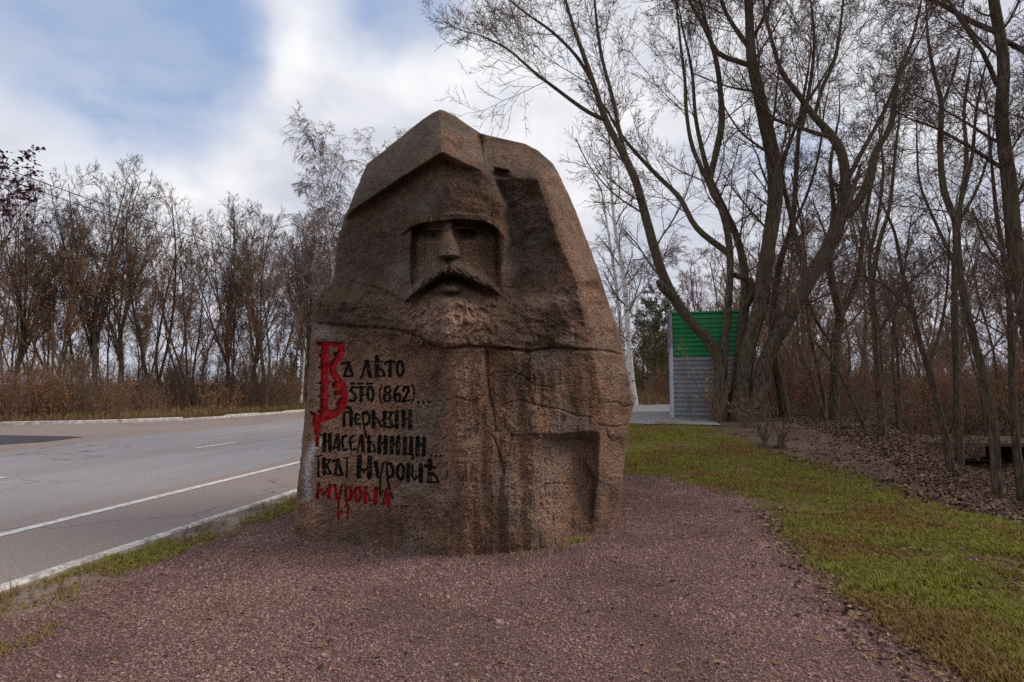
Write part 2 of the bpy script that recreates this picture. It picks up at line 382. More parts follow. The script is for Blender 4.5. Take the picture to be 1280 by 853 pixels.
# ------------------------------------------------------------------ road, kerbs, markings
def far_kerb():
    pts = [gpt(p, q)[:2] for p, q in ((0, 532.0), (110, 530.0), (210, 527.0), (300, 521.5), (372, 515.5))]
    sd_ = [road_sd(*p) for p in pts]
    sd_ = [(-60, sd_[0][1] + 2.0)] + [(s, d) for s, d in sd_] + [(60, 13.2), (90, 13.0), (400, 13.0)]
    sd_.sort()
    return sd_
FK = far_kerb()
def fk_d(s): return np.interp(s, [a for a, b in FK], [b for a, b in FK])
def build_road():
    ss_ = np.unique(np.concatenate([np.arange(-60, 60, 1.0), np.arange(60, 400, 10.0)]))
    fr = np.linspace(0, 1, 12)
    V = []
    for s in ss_:
        for f in fr: V.append((-(D_KERB + (fk_d(s) - D_KERB) * f), s, 0.0))
    n, k = len(ss_), len(fr); idx = np.arange(n * k).reshape(n, k)
    q = np.stack([idx[:-1, :-1], idx[1:, :-1], idx[1:, 1:], idx[:-1, 1:]], -1).reshape(-1, 4)
    me = mesh('road', np.array(V), [q])
    m, t, b = mat('asphalt', 0.85, 0.3)
    v = objco(t); sep = N(t, 'ShaderNodeSeparateXYZ'); L(t, v, sep.inputs[0]); x = math_n(t, 'MULTIPLY', sep.outputs[0], -1.0)
    vs = stretch(t, v, (1, .12, 1)); n0 = noise(t, vs, 1.6, 5, .6); n1 = noise(t, v, .35, 4, .55); n2 = noise(t, v, 40, 4, .7)
    xw = math_n(t, 'ADD', x, mrange(t, n0, .3, .7, -.5, .5))
    asph = mixc(t, mrange(t, n2, .3, .7), (.21, .20, .208), (.40, .385, .39))
    asph = mixc(t, math_n(t, 'MULTIPLY', mrange(t, n0, .4, .7), .5), asph, (.25, .225, .22))
    dust = mixc(t, mrange(t, n2, .3, .7), (.225, .178, .158), (.345, .275, .245))
    near = mrange(t, xw, 5.4, 6.6, 1, 0); far = mrange(t, xw, 11.6, 13.0, 0, 1)
    mid = math_n(t, 'MULTIPLY', math_n(t, 'MULTIPLY', mrange(t, xw, 8.4, 8.9, 0, 1), mrange(t, xw, 9.3, 9.9, 1, 0)), .55)
    c = mixc(t, math_n(t, 'MULTIPLY', math_n(t, 'MAXIMUM', math_n(t, 'MAXIMUM', near, far), mid), .95), asph, dust)
    c = mixc(t, math_n(t, 'MULTIPLY', mrange(t, n1, .45, .7), .35), c, (.26, .21, .19))
    vo = N(t, 'ShaderNodeTexVoronoi'); vo.feature = 'DISTANCE_TO_EDGE'; vo.inputs['Scale'].default_value = .32
    nn = N(t, 'ShaderNodeVectorMath', operation='ADD'); wn = N(t, 'ShaderNodeTexNoise'); wn.inputs['Scale'].default_value = 1.5; L(t, v, wn.inputs[0]); L(t, v, nn.inputs[0]); L(t, wn.outputs[1], nn.inputs[1]); L(t, nn.outputs[0], vo.inputs[0])
    crack = math_n(t, 'MULTIPLY', mrange(t, vo.outputs[0], 0, .012, 1, 0), mrange(t, n1, .44, .54))
    c = mixc(t, math_n(t, 'MULTIPLY', crack, .6), c, (.06, .05, .05))
    L(t, c, b.inputs['Base Color']); bump(t, b, n2, .35, .01)
    o = link('road', me, m); o.location = (0, 0, .012); o.rotation_euler = (0, 0, -A); tag(o, kind='structure')
    # markings: worn white paint
    pm, t, b = mat('road_paint', .7, .3); v = objco(t)
    n = noise(t, v, 9, 6, .7); n2 = noise(t, v, 70, 3, .6)
    c = mixc(t, mrange(t, math_n(t, 'ADD', math_n(t, 'MULTIPLY', n, .6), math_n(t, 'MULTIPLY', n2, .4)), .47, .60), (.74, .72, .68), (.33, .29, .27))
    L(t, c, b.inputs['Base Color'])
    def stripe(name, s0, s1, d, wd, label):
        sx = np.linspace(s0, s1, max(2, int((s1 - s0) / 2)))
        V = np.concatenate([[(-d - wd / 2, s, 0), (-d + wd / 2, s, 0)] for s in sx]); k = np.arange(len(sx) - 1) * 2
        o = link(name, mesh(name, V, [np.stack([k, k + 1, k + 3, k + 2], -1)]), pm)
        o.location = (0, 0, .017); o.rotation_euler = (0, 0, -A); tag(o, kind='structure')
    stripe('edge_line', -30, 250, D_EDGE, .13, '')
    g0 = road_sd(*gpt(214, 560.5)[:2])[0]; g1 = road_sd(*gpt(268, 553)[:2])[0]
    ln = g1 - g0; per = g1 - road_sd(*gpt(14, 598)[:2])[0]
    for k in range(-3, 9): stripe('centre_dash', g0 + k * per, g0 + k * per + ln, D_MID, .11, '')
    # darker sheet laid on the asphalt in the lay-by
    pts = gpoly([(-60, 562), (0, 557), (60, 553), (105, 547), (60, 546), (0, 545), (-60, 545)])
    V = [(p[0], p[1], .020) for p in pts]
    dm = plain('dark_asphalt', (.045, .04, .045), (.075, .065, .068), 5, .6, .4)
    tag(link('dark_asphalt_patch', mesh('dark_patch', np.array(V), [np.arange(len(V))[None]]), dm), kind='structure')
build_road()

def kerb_mat():
    m, t, b = mat('kerb_paint', .85, .2); v = geopos(t)
    n = noise(t, v, 5, 6, .7); n2 = noise(t, v, 30, 4, .6)
    f = math_n(t, 'ADD', math_n(t, 'MULTIPLY', n, .6), math_n(t, 'MULTIPLY', n2, .4))
    c = mixc(t, mrange(t, f, .42, .60), (.72, .69, .63), (.34, .30, .255))
    L(t, c, b.inputs['Base Color']); bump(t, b, n2, .4, .01); return m
M['kerb'] = kerb_mat()
def kerb_stone_mesh(ln, wd, h0, h1, seed):
    rng = np.random.default_rng(seed)
    V, Fq = box_arrays([(-ln / 2, ln / 2, -wd / 2, wd / 2, h0, h1)])
    c = .018
    top = [(-ln/2 + c, -wd/2 + c, h1), (ln/2 - c, -wd/2 + c, h1), (ln/2 - c, wd/2 - c, h1), (-ln/2 + c, wd/2 - c, h1)]
    V = V.copy(); V[4:, 2] -= c
    V = np.vstack([V, top]); V[:, 2] += rng.normal(0, .003, len(V)); V[:, :2] += rng.normal(0, .003, (len(V), 2))
    q = [f for f in Fq[0].tolist() if f != [4, 5, 6, 7]] + [[4, 5, 9, 8], [5, 6, 10, 9], [6, 7, 11, 10], [7, 4, 8, 11], [8, 9, 10, 11]]
    return mesh('kerbstone', V, [np.array(q)], False)
def build_kerbs():
    near = empty('kerb', (*road_xy(3, D_KERB), 0)); tag(near, 'low white painted kerb along the near edge of the road', 'kerb')
    ms = [kerb_stone_mesh(.99, .10, -.12, .022, i) for i in range(4)]
    rng = random.Random(3)
    for k in range(-2, 46):
        x, y = road_xy(k * 1.0 + .5, D_KERB - .03); o = link('kerbstone', ms[k % 4], M['kerb'], near)
        put(o, (x, y, rng.uniform(-.008, .004)), math.pi / 2 - A + rng.uniform(-.006, .006))
    far = empty('kerb', (*road_xy(20, 22), 0)); tag(far, 'chipped whitewashed kerb along the far side of the lay-by', 'kerb')
    ms = [kerb_stone_mesh(1.96, .16, -.12, .15, 10 + i) for i in range(4)]
    s = -8.0
    while s < 75:
        d0, d1 = fk_d(s), fk_d(s + .2); ang = math.atan2(d1 - d0, .2)
        st = 2.0 * math.cos(ang)
        d1 = fk_d(s + st); x0, y0 = road_xy(s, d0); x1, y1 = road_xy(s + st, d1)
        o = link('kerbstone', ms[int(s) % 4], M['kerb'], far)
        put(o, ((x0 + x1) / 2, (y0 + y1) / 2, rng.uniform(-.07, .0)), math.atan2(y1 - y0, x1 - x0) + rng.uniform(-.01, .01))
        s += st
build_kerbs()

def build_pad():
    """asphalt apron running from the road up to the shelter"""
    ds = np.linspace(D_KERB + .4, -2.35, 26); sv_ = np.linspace(14.2, 27.5, 40)
    Dg, Sg = np.meshgrid(ds, sv_); Sg = Sg + .35 * fbm(Dg, Sg * .0 + 3, 3)
    X, Y = road_xy(Sg, Dg); Z = np.maximum(gz(X, Y), 0.0) + .022
    n, k = X.shape; idx = np.arange(n * k).reshape(n, k)
    q = np.stack([idx[:-1, :-1], idx[:-1, 1:], idx[1:, 1:], idx[1:, :-1]], -1).reshape(-1, 4)
    m = plain('apron_asphalt', (.20, .185, .18), (.30, .28, .27), 6, .85, .2)
    tag(link('shelter_apron', mesh('apron', np.stack([X, Y, Z], -1).reshape(-1, 3), [q]), m), kind='structure')
    kb = empty('kerb', (*road_xy(27.6, 0), .4)); tag(kb, 'pale kerb closing the far end of the asphalt beside the shelter', 'kerb')
    me = kerb_stone_mesh(.98, .14, -.25, .12, 77)
    for i in range(6):
        x, y = road_xy(27.7, 3.6 - i); o = link('kerbstone', me, M['kerb'], kb)
        put(o, (x, y, float(gz(x, y))), -A)
build_pad()

# ------------------------------------------------------------------ the carved stone
def rock_material():
    m, t, b = mat('carved_concrete', .92, .15)
    v = geopos(t)
    big = noise(t, v, .9, 5, .6); mid = noise(t, v, 4, 6, .65); fine = noise(t, v, 45, 4, .6)
    streak = noise(t, stretch(t, v, (3.5, 3.5, .35)), 1.4, 5, .6)
    c = mixc(t, mrange(t, mid, .3, .7), (.13, .072, .043), (.28, .158, .094))
    c = mixc(t, math_n(t, 'MULTIPLY', mrange(t, big, .42, .68), .55), c, (.36, .185, .112))
    st = math_n(t, 'ADD', fattr(t, 'stain_dark'), math_n(t, 'MULTIPLY', mrange(t, streak, .50, .68), .70), True)
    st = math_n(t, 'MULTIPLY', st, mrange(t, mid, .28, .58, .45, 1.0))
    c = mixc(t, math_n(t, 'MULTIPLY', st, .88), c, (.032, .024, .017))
    c = mixc(t, math_n(t, 'MULTIPLY', fattr(t, 'pink'), mrange(t, mid, .3, .65, .4, .92)), c, (.60, .37, .26))
    gn = noise(t, v, 1.7, 5, .62)
    c = mixc(t, math_n(t, 'MULTIPLY', mrange(t, gn, .46, .66), .65), c, mixc(t, mrange(t, mid, .3, .7), (.13, .112, .092), (.235, .205, .17)))
    c = mixc(t, math_n(t, 'MULTIPLY', fattr(t, 'grey'), .75), c, mixc(t, mrange(t, mid, .3, .7), (.085, .072, .06), (.15, .125, .10)))
    # aggregate pebbles
    vo = N(t, 'ShaderNodeTexVoronoi'); vo.inputs['Scale'].default_value = 48; L(t, v, vo.inputs[0])
    cr = N(t, 'ShaderNodeValToRGB'); e = cr.color_ramp
    cols = [(.018, .013, .010), (.19, .11, .072), (.40, .22, .15), (.085, .052, .035), (.62, .50, .40)]
    while len(e.elements) < 5: e.elements.new(.5)
    for i, q in enumerate(cols): e.elements[i].position = [0, .3, .6, .8, 1][i]; e.elements[i].color = (*q, 1)
    sc = N(t, 'ShaderNodeSeparateColor'); L(t, vo.outputs['Color'], sc.inputs[0]); L(t, sc.outputs[0], cr.inputs[0])
    peb = math_n(t, 'MULTIPLY', mrange(t, vo.outputs['Distance'], .34, .50, 1, 0), mrange(t, sc.outputs[1], .18, .3))
    peb = math_n(t, 'MULTIPLY', peb, mrange(t, st, 0, 1, .85, .48))
    c = mixc(t, peb, c, cr.outputs[0])
    c = mixc(t, math_n(t, 'MULTIPLY', fattr(t, 'moss'), mrange(t, mid, .35, .6)), c, (.085, .085, .022))
    c = mixc(t, math_n(t, 'MULTIPLY', fattr(t, 'lime'), mrange(t, mid, .2, .5, .5, 1)), c, (.58, .55, .53))
    c = mixc(t, math_n(t, 'MULTIPLY', mrange(t, fine, .4, .7), .25), c, (.06, .043, .033))
    L(t, c, b.inputs['Base Color'])
    h = math_n(t, 'ADD', math_n(t, 'MULTIPLY', mrange(t, vo.outputs['Distance'], .1, .5, 1, 0), .5), math_n(t, 'MULTIPLY', fine, .9))
    bump(t, b, math_n(t, 'ADD', h, math_n(t, 'MULTIPLY', mid, 1.2)), 1.0, .036)
    return m
M['rock'] = rock_material()
def paint_mat(name, c1, c2):
    m, t, b = mat(name, .85, .12); v = geopos(t)
    n = noise(t, v, 34, 5, .7); n2 = noise(t, v, 16, 5, .65)
    c = mixc(t, mrange(t, n2, .3, .7), c1, c2)
    c = mixc(t, math_n(t, 'MULTIPLY', mrange(t, n, .54, .64), .85), c, (.16, .105, .072))
    L(t, c, b.inputs['Base Color']); bump(t, b, n, .6, .012); return m
M['black'] = paint_mat('black_paint', (.006, .005, .005), (.014, .011, .010))
M['red'] = paint_mat('red_paint', (.15, .003, .005), (.42, .012, .016))

def ell(cx, cy, rx, ry, n=18): return [(cx + rx * math.sin(2 * math.pi * i / n), cy - ry * math.cos(2 * math.pi * i / n)) for i in range(n + 1)]
# every glyph: (colour, name, origin, strokes); strokes are (width, points) in a 9.478x enlargement of the photograph
K = 853 / 90.0
C1, C2, C3, C4, C5, C6 = (385, 422), (465, 430), (385, 500), (465, 500), (385, 565), (465, 560)
B_, R_ = 'black', 'red'
def dot(x, y, r=13): return (2 * r, [(x, y), (x + 1, y)])
GLYPHS = [
 (R_, 'initial_letter', C1, [(44, [(130, 80), (310, 80)]), (36, [(300, 76), (428, 76)]),
   (90, [(208, 95), (200, 400), (196, 700), (190, 900)]), (30, [(146, 216), (256, 216)]), (30, [(148, 356), (280, 352)]), (30, [(148, 540), (248, 540)]), (30, [(140, 702), (248, 702)]),
   (84, [(400, 96), (398, 180), (366, 250), (300, 325)]), (56, [(335, 205), (390, 190)]), (34, [(325, 105), (380, 100)]),
   (76, [(300, 350), (300, 430), (350, 495), (412, 565), (438, 660), (436, 760), (405, 850)]), (92, [(330, 570), (400, 575)]), (60, [(335, 662), (410, 655)]),
   (60, [(365, 790), (405, 740)]), (92, [(430, 760), (395, 850), (310, 912), (200, 952), (120, 985)]), (40, [(140, 880), (250, 880)]),
   (34, [(45, 895), (110, 940)]), (80, [(105, 960), (100, 1030)]), (70, [(120, 1060), (112, 1130)]), (42, [(118, 1120), (110, 1280)]), (40, [(125, 1060), (150, 1060)])]),
 (B_, 'letter', C1, [(28, [(408, 310), (498, 300)]), (30, [(488, 312), (428, 462)]), (36, [(480, 302), (528, 452)]), (22, [(420, 466), (534, 462)])]),
 (B_, 'letter', C1, [(24, [(692, 292), (640, 470)]), (46, [(702, 288), (738, 466)]), (20, [(672, 290), (720, 290)]), (20, [(628, 474), (650, 474)])]),
 (B_, 'letter', C2, [(50, [(60, 160), (58, 385)]), (16, [(0, 215), (130, 215)]), (28, [(84, 290), (130, 320), (148, 375)]), (20, [(40, 386), (155, 386)])]),
 (B_, 'letter', C2, [(22, [(152, 222), (270, 215)]), (46, [(222, 215), (218, 384)]), (14, [(158, 222), (160, 252)]), (12, [(268, 218), (264, 246)])]),
 (B_, 'letter', C2, [(31, ell(335, 300, 37, 86))]),
 (B_, 'letter', C1, [(22, [(510, 552), (545, 552)]), (26, [(575, 600), (530, 590), (505, 630), (550, 672), (570, 715), (548, 762), (502, 750)])]),
 (B_, 'letter', C1, [(16, [(592, 555), (650, 550)]), (18, [(582, 596), (690, 590)]), (42, [(635, 595), (630, 755)]), (15, [(635, 680), (682, 680)])]),
 (B_, 'letter', C1, [(20, [(705, 552), (765, 550)]), (28, ell(742, 672, 33, 86))]),
 (B_, 'bracket', C2, [(13, [(120, 490), (92, 560), (92, 640), (116, 700)])]),
 (B_, 'digit', C2, [(24, ell(187, 550, 30, 40)), (27, ell(182, 640, 38, 48))]),
 (B_, 'digit', C2, [(30, [(308, 512), (275, 560), (266, 640), (290, 690)]), (24, ell(308, 640, 28, 46))]),
 (B_, 'digit', C2, [(28, [(372, 558), (385, 517), (424, 512), (434, 560), (400, 630), (366, 684)]), (22, [(366, 688), (450, 670)])]),
 (B_, 'bracket', C2, [(14, [(480, 490), (504, 560), (500, 640), (470, 702)])]),
 (B_, 'ellipsis_dot', C2, [dot(552, 695)]), (B_, 'ellipsis_dot', C2, [dot(612, 700)]), (B_, 'ellipsis_dot', C2, [dot(675, 695)]),
 (B_, 'letter', C3, [(40, [(465, 92), (505, 108)]), (38, [(430, 145), (428, 308)]), (40, [(510, 140), (510, 308)]), (22, [(412, 152), (530, 150)])]),
 (B_, 'letter', C3, [(24, [(612, 182), (575, 168), (556, 230), (574, 290), (622, 290)]), (14, [(560, 235), (612, 226)])]),
 (B_, 'letter', C3, [(17, [(648, 180), (660, 290), (692, 450)]), (31, [(655, 165), (700, 152), (732, 200), (726, 268), (690, 300)])]),
 (B_, 'letter', C4, [(44, [(20, 142), (20, 322)]), (26, [(34, 205), (76, 235), (104, 322)])]),
 (B_, 'letter', C4, [(42, [(152, 150), (150, 320)]), (22, [(132, 150), (250, 150)]), (24, [(242, 150), (202, 222)]), (28, [(202, 224), (250, 310)]), (22, [(140, 322), (252, 325)])]),
 (B_, 'letter', C4, [(46, [(297, 148), (297, 330)])]),
 (B_, 'letter', C4, [(45, [(376, 142), (374, 333)]), (48, [(456, 142), (454, 335)]), (18, [(396, 242), (446, 200)])]),
 (B_, 'letter', C3, [dot(152, 420, 14), (45, [(200, 412), (190, 603)]), (42, [(263, 416), (262, 600)]), (20, [(210, 500), (260, 500)])]),
 (B_, 'letter', C3, [(20, [(342, 424), (306, 583)]), (40, [(355, 422), (370, 592)]), (18, [(310, 582), (346, 570)]), (20, [(332, 430), (355, 430)])]),
 (B_, 'letter', C3, [(28, [(452, 432), (416, 442), (406, 520), (426, 600), (466, 590)])]),
 (B_, 'letter', C3, [(26, [(542, 432), (506, 446), (500, 520), (516, 600), (562, 582)]), (14, [(506, 516), (550, 502)])]),
 (B_, 'letter', C3, [(22, [(622, 442), (590, 610)]), (42, [(640, 438), (656, 604)])]),
 (B_, 'letter', C3, [(42, [(726, 442), (724, 614)]), (24, [(742, 500), (784, 545), (796, 612)]), (18, [(720, 615), (800, 618)])]),
 (B_, 'letter', C4, [(46, [(95, 442), (86, 625)]), (46, [(165, 446), (160, 630)]), (17, [(110, 535), (160, 492)])]),
 (B_, 'letter', C4, [(46, [(240, 450), (235, 630)]), (46, [(315, 450), (310, 640)]), (16, [(250, 550), (310, 502)])]),
 (B_, 'letter', C4, [(42, [(391, 456), (390, 640)]), (42, [(466, 456), (464, 645)]), (20, [(376, 642), (490, 650)]), (16, [(490, 650), (488, 702)])]),
 (B_, 'letter', C4, [(47, [(545, 456), (540, 655)]), (45, [(620, 460), (615, 655)]), (16, [(560, 560), (615, 512)])]),
 (B_, 'ellipsis_dot', C4, [dot(700, 665)]), (B_, 'ellipsis_dot', C4, [dot(758, 668)]), (B_, 'ellipsis_dot', C4, [dot(812, 670)]),
 (B_, 'bracket', C5, [(18, [(125, 60), (124, 298)]), (12, [(96, 60), (158, 46)]), (11, [(120, 298), (150, 298)])]),
 (B_, 'letter', C5, [(45, [(192, 88), (196, 263)]), (18, [(180, 96), (270, 96)]), (20, [(262, 96), (226, 160)]), (26, [(226, 165), (268, 252)]), (16, [(190, 266), (276, 262)])]),
 (B_, 'letter', C5, [(28, [(298, 112), (368, 97)]), (34, [(360, 102), (322, 273)]), (34, [(360, 112), (402, 268)]), (22, [(312, 278), (414, 280)])]),
 (B_, 'bracket', C5, [(16, [(462, 72), (460, 300)]), (11, [(422, 75), (464, 75)])]),
 (B_, 'letter', C5, [(54, [(612, 65), (602, 298)]), (56, [(735, 72), (730, 303)]), (22, [(622, 180), (660, 240), (712, 178)])]),
 (B_, 'letter', C6, [(42, [(42, 178), (78, 352)]), (17, [(136, 180), (105, 340), (95, 480), (100, 580)]), (14, [(100, 575), (126, 510)])]),
 (B_, 'letter', C6, [(19, [(174, 182), (186, 390), (240, 600)]), (34, [(184, 198), (224, 194), (254, 250), (248, 328), (202, 358)])]),
 (B_, 'letter', C6, [(31, ell(340, 290, 40, 90))]),
 (B_, 'letter', C6, [(45, [(434, 206), (430, 390)]), (20, [(480, 212), (476, 330), (506, 380), (546, 340)]), (46, [(580, 212), (580, 398)])]),
 (B_, 'letter', C6, [(54, [(690, 155), (684, 402)]), (32, [(634, 215), (746, 240)]), (26, [(712, 300), (762, 345), (784, 398)]), (24, [(662, 410), (790, 410)])]),
 (R_, 'letter', C5, [(34, [(130, 384), (116, 545)]), (36, [(265, 398), (250, 555)]), (30, [(150, 450), (190, 510), (240, 442)])]),
 (R_, 'letter', C5, [(36, [(320, 402), (345, 558)]), (21, [(402, 405), (370, 560), (356, 700), (365, 800)]), (17, [(366, 795), (400, 702)])]),
 (R_, 'letter', C5, [(23, [(450, 420), (450, 560), (480, 680), (470, 792)]), (32, [(450, 424), (498, 424), (520, 500), (506, 566), (462, 580)])]),
 (R_, 'letter', C5, [(33, ell(595, 510, 38, 80))]),
 (R_, 'letter', C5, [(45, [(690, 430), (680, 600)]), (20, [(715, 500), (732, 585), (772, 580)]), (48, [(810, 440), (800, 610)])]),
 (R_, 'letter', C6, [(22, [(166, 502), (130, 678)]), (44, [(180, 498), (204, 688)]), (17, [(130, 672), (180, 642)])]),
 (R_, 'ellipsis_dot', C6, [dot(290, 695)]), (R_, 'ellipsis_dot', C6, [dot(352, 698)]), (R_, 'ellipsis_dot', C6, [dot(405, 698)]),
]

def seg_d(x, y, pts):
    d = np.full(x.shape, 1e9)
    for (ax, ay), (bx, by) in zip(pts[:-1], pts[1:]):
        ex, ey = bx - ax, by - ay
        t = np.clip(((x - ax) * ex + (y - ay) * ey) / (ex * ex + ey * ey + 1e-9), 0, 1)
        d = np.minimum(d, (x - ax - t * ex) ** 2 + (y - ay - t * ey) ** 2)
    return np.sqrt(d)

LEFT = [(137, 550), (141, 541), (150, 527), (176, 495), (190, 478), (205, 459), (235, 446), (269, 432), (290, 425), (313, 420), (345, 418), (352, 414), (363, 403), (374, 392), (400, 390), (429, 388), (500, 383), (580, 375), (625, 370), (669, 366), (735, 360)]
RIGHT = [(137, 550), (139, 556), (146, 570), (156, 584), (167, 601), (173, 626), (180, 657), (189, 673), (205, 691), (225, 702), (247, 713), (276, 724), (323, 742), (370, 758), (421, 775), (442, 779), (469, 785), (502, 793), (510, 791), (563, 782), (600, 778), (647, 773), (735, 764)]

def build_monument():
    gd = lambda x, y: float(gpt(x, y)[1])
    P = []; E = []
    def pt(x, y, Y): P.append((x, y, Y)); return len(P) - 1
    def chain(l):
        for a, b_ in zip(l[:-1], l[1:]): E.append((a, b_))
    # hood: left and right roof planes with the ridge
    apex = pt(550, 137, 5.75); rb = pt(552, 190, 4.92)
    c1 = pt(459, 205, 5.85); d1 = pt(432, 268, 5.62); h1 = pt(495, 226, 5.26)
    e1 = pt(600, 167, 5.70); e2 = pt(604, 214, 5.14); er = pt(578, 203, 5.02)
    chain([apex, rb]); chain([rb, h1, d1]); chain([rb, er, e2]); chain([e1, e2]); pt(527, 150, 5.75); pt(495, 176, 5.85); pt(575, 150, 5.75)
    # just under the hood's edge
    u0 = pt(553, 198, 5.16); u1 = pt(497, 234, 5.44); u2 = pt(436, 275, 5.76); u3 = pt(577, 212, 5.18); chain([u0, u1, u2]); chain([u0, u3])
    # helmet dome and face surround
    pt(560, 235, 5.06); pt(562, 268, 4.99); pt(562, 275, 4.99); pt(525, 245, 5.20); pt(600, 240, 5.12); pt(505, 285, 5.26); pt(624, 285, 5.16)
    pt(500, 330, 5.24); pt(626, 330, 5.14); pt(470, 300, 5.46); pt(475, 340, 5.38); pt(440, 330, 5.62); pt(560, 330, 4.98)
    pt(503, 372, 5.04); pt(628, 372, 5.02); pt(560, 372, 4.88)
    # left silhouette
    pt(419, 313, 5.74); pt(418, 345, 5.72); pt(425, 350, 5.60); pt(404, 363, 5.50); pt(392, 374, 5.42); pt(388, 429, 5.40)
    pt(455, 358, 5.40); pt(450, 378, 5.20); pt(410, 378, 5.36); pt(495, 385, 5.06)
    # right of the helmet: block, channel, ridge, side face
    b0 = pt(606, 172, 5.66); b1 = pt(612, 212, 5.32); b2 = pt(659, 180, 5.80); pt(673, 189, 5.84); pt(691, 205, 5.98)
    b3 = pt(672, 224, 5.34); b4 = pt(645, 222, 5.32); chain([b1, b4, b3])
    r1 = pt(683, 255, 5.30); r2 = pt(695, 291, 5.26); r3 = pt(720, 352, 5.20); r4 = pt(735, 425, 5.24); r5 = pt(742, 440, 5.26); r6 = pt(751, 500, 5.30); r7 = pt(750, 541, 5.33)
    r8 = pt(748, 600, 5.37); r9 = pt(746, 665, gd(746, 665)); r10 = pt(744, 735, 5.5); chain([b3, r1, r2, r3, r4, r5, r6, r7, r8, r9, r10])
    pt(616, 232, 5.24); pt(627, 254, 5.17); pt(635, 300, 5.16)
    pt(626, 236, 5.46); pt(638, 262, 5.50); pt(650, 300, 5.50); pt(668, 246, 5.46); pt(684, 300, 5.42); pt(690, 350, 5.36); pt(655, 345, 5.40); pt(645, 300, 5.44)
    pt(640, 380, 5.12); pt(680, 385, 5.16); pt(712, 372, 5.24); pt(660, 430, 4.98); pt(705, 430, 5.08)
    for x, y, Y in ((713, 247, 5.92), (724, 276, 5.9), (742, 323, 5.9), (758, 370, 5.88), (775, 421, 5.86), (779, 442, 5.82), (793, 502, 5.84), (791, 510, 5.86), (782, 563, 5.90), (773, 647, 5.98), (764, 735, 6.0)):
        pt(x, y, Y)
    # beard and the lower block
    pt(560, 400, 4.76); a0 = pt(524, 420, 4.90); a1 = pt(557, 435, 4.72); a2 = pt(604, 432, 4.74); a3 = pt(641, 434, 4.90); chain([a0, a1, a2, a3])
    pt(430, 420, 5.20); pt(480, 412, 5.04); pt(440, 440, 5.22); pt(500, 440, 5.04)
    n0 = pt(555, 442, 4.88); n1 = pt(557, 560, 4.82); n2 = pt(570, 692, gd(570, 696)); n3 = pt(572, 735, 4.6); chain([n0, n1, n2, n3])
    m0 = pt(566, 442, 4.74); m1 = pt(572, 560, 4.70); m2 = pt(585, 694, gd(585, 697)); chain([m0, m1, m2])
    k0 = pt(603, 440, 4.76); k1 = pt(604, 505, 4.75); k2 = pt(609, 442, 4.88); k3 = pt(612, 510, 4.86); chain([k0, k1]); chain([k2, k3])
    pt(660, 440, 4.98); pt(700, 440, 5.11); pt(660, 500, 4.94); pt(705, 500, 5.10); pt(640, 545, 4.88)
    # recess low on the right
    v0 = pt(652, 541, 4.86); v1 = pt(705, 541, 5.06); v2 = pt(744, 538, 5.28); chain([v0, v1, v2])
    v3 = pt(656, 549, 4.89); v4 = pt(690, 553, 5.11); v5 = pt(726, 569, 5.50); v6 = pt(738, 552, 5.50); chain([v3, v4, v5]); pt(712, 550, 5.26)
    v7 = pt(739, 660, 5.48); v8 = pt(728, 664, gd(728, 671) + .02); chain([v5, v8]); pt(740, 600, 5.52); pt(700, 600, 5.16); pt(660, 600, 4.92); pt(690, 684, gd(690, 684)); pt(640, 690, gd(640, 692)); pt(655, 640, 4.88)
    pt(690, 735, 5.0); pt(730, 735, 5.3)
    # text panel
    pt(383, 500, 5.37); pt(375, 580, 5.35); pt(366, 669, gd(366, 669)); pt(360, 735, 5.3); pt(459, 683, gd(459, 684)); pt(455, 735, 4.95); pt(455, 560, 5.07); pt(400, 500, 5.32)
    # rim outside of the silhouette
    for tab, sg in ((LEFT, -1), (RIGHT, 1)):
        ys_, xs_ = [a for a, b_ in tab], [b_ for a, b_ in tab]
        for y in list(range(150, 740, 25)):
            x = np.interp(y, ys_, xs_)
            yt, Yt = (([140, 205, 268, 313, 345, 363, 374, 429, 580, 735], [5.75, 5.85, 5.62, 5.74, 5.72, 5.5, 5.42, 5.4, 5.35, 5.3]) if sg < 0 else
                      ([140, 167, 205, 247, 323, 421, 502, 563, 647, 735], [5.75, 5.72, 5.98, 5.92, 5.9, 5.86, 5.84, 5.9, 5.98, 6.0]))
            P.append((x + sg * 16, y - 6, float(np.interp(y, yt, Yt)) + .12))
    P.append((548, 118, 5.9)); P.append((600, 145, 5.9)); P.append((650, 160, 6.0)); P.append((500, 150, 6.0)); P.append((690, 180, 6.1))
    cr = delaunay_2d_cdt([Vector((p[0], p[1])) for p in P], E, [], 0, 1e-5)
    vs, tris, ov = cr[0], cr[2], cr[3]
    inv = np.array([np.mean([1 / P[j][2] for j in o_]) if len(o_) else np.nan for o_ in ov])
    vx = np.array([(v_.x, v_.y) for v_ in vs])
    for i in np.where(np.isnan(inv))[0]:                       # crossing of two crease lines
        dd = [(vx[i][0] - p[0]) ** 2 + (vx[i][1] - p[1]) ** 2 for p in P]; inv[i] = 1 / P[int(np.argmin(dd))][2]
    x0, y0, H = 340, 112, 0.5
    gxs = np.arange(x0, 825, H); gys = np.arange(y0, 740, H)
    GX, GY = np.meshgrid(gxs, gys); D = np.full(GX.shape, np.nan)
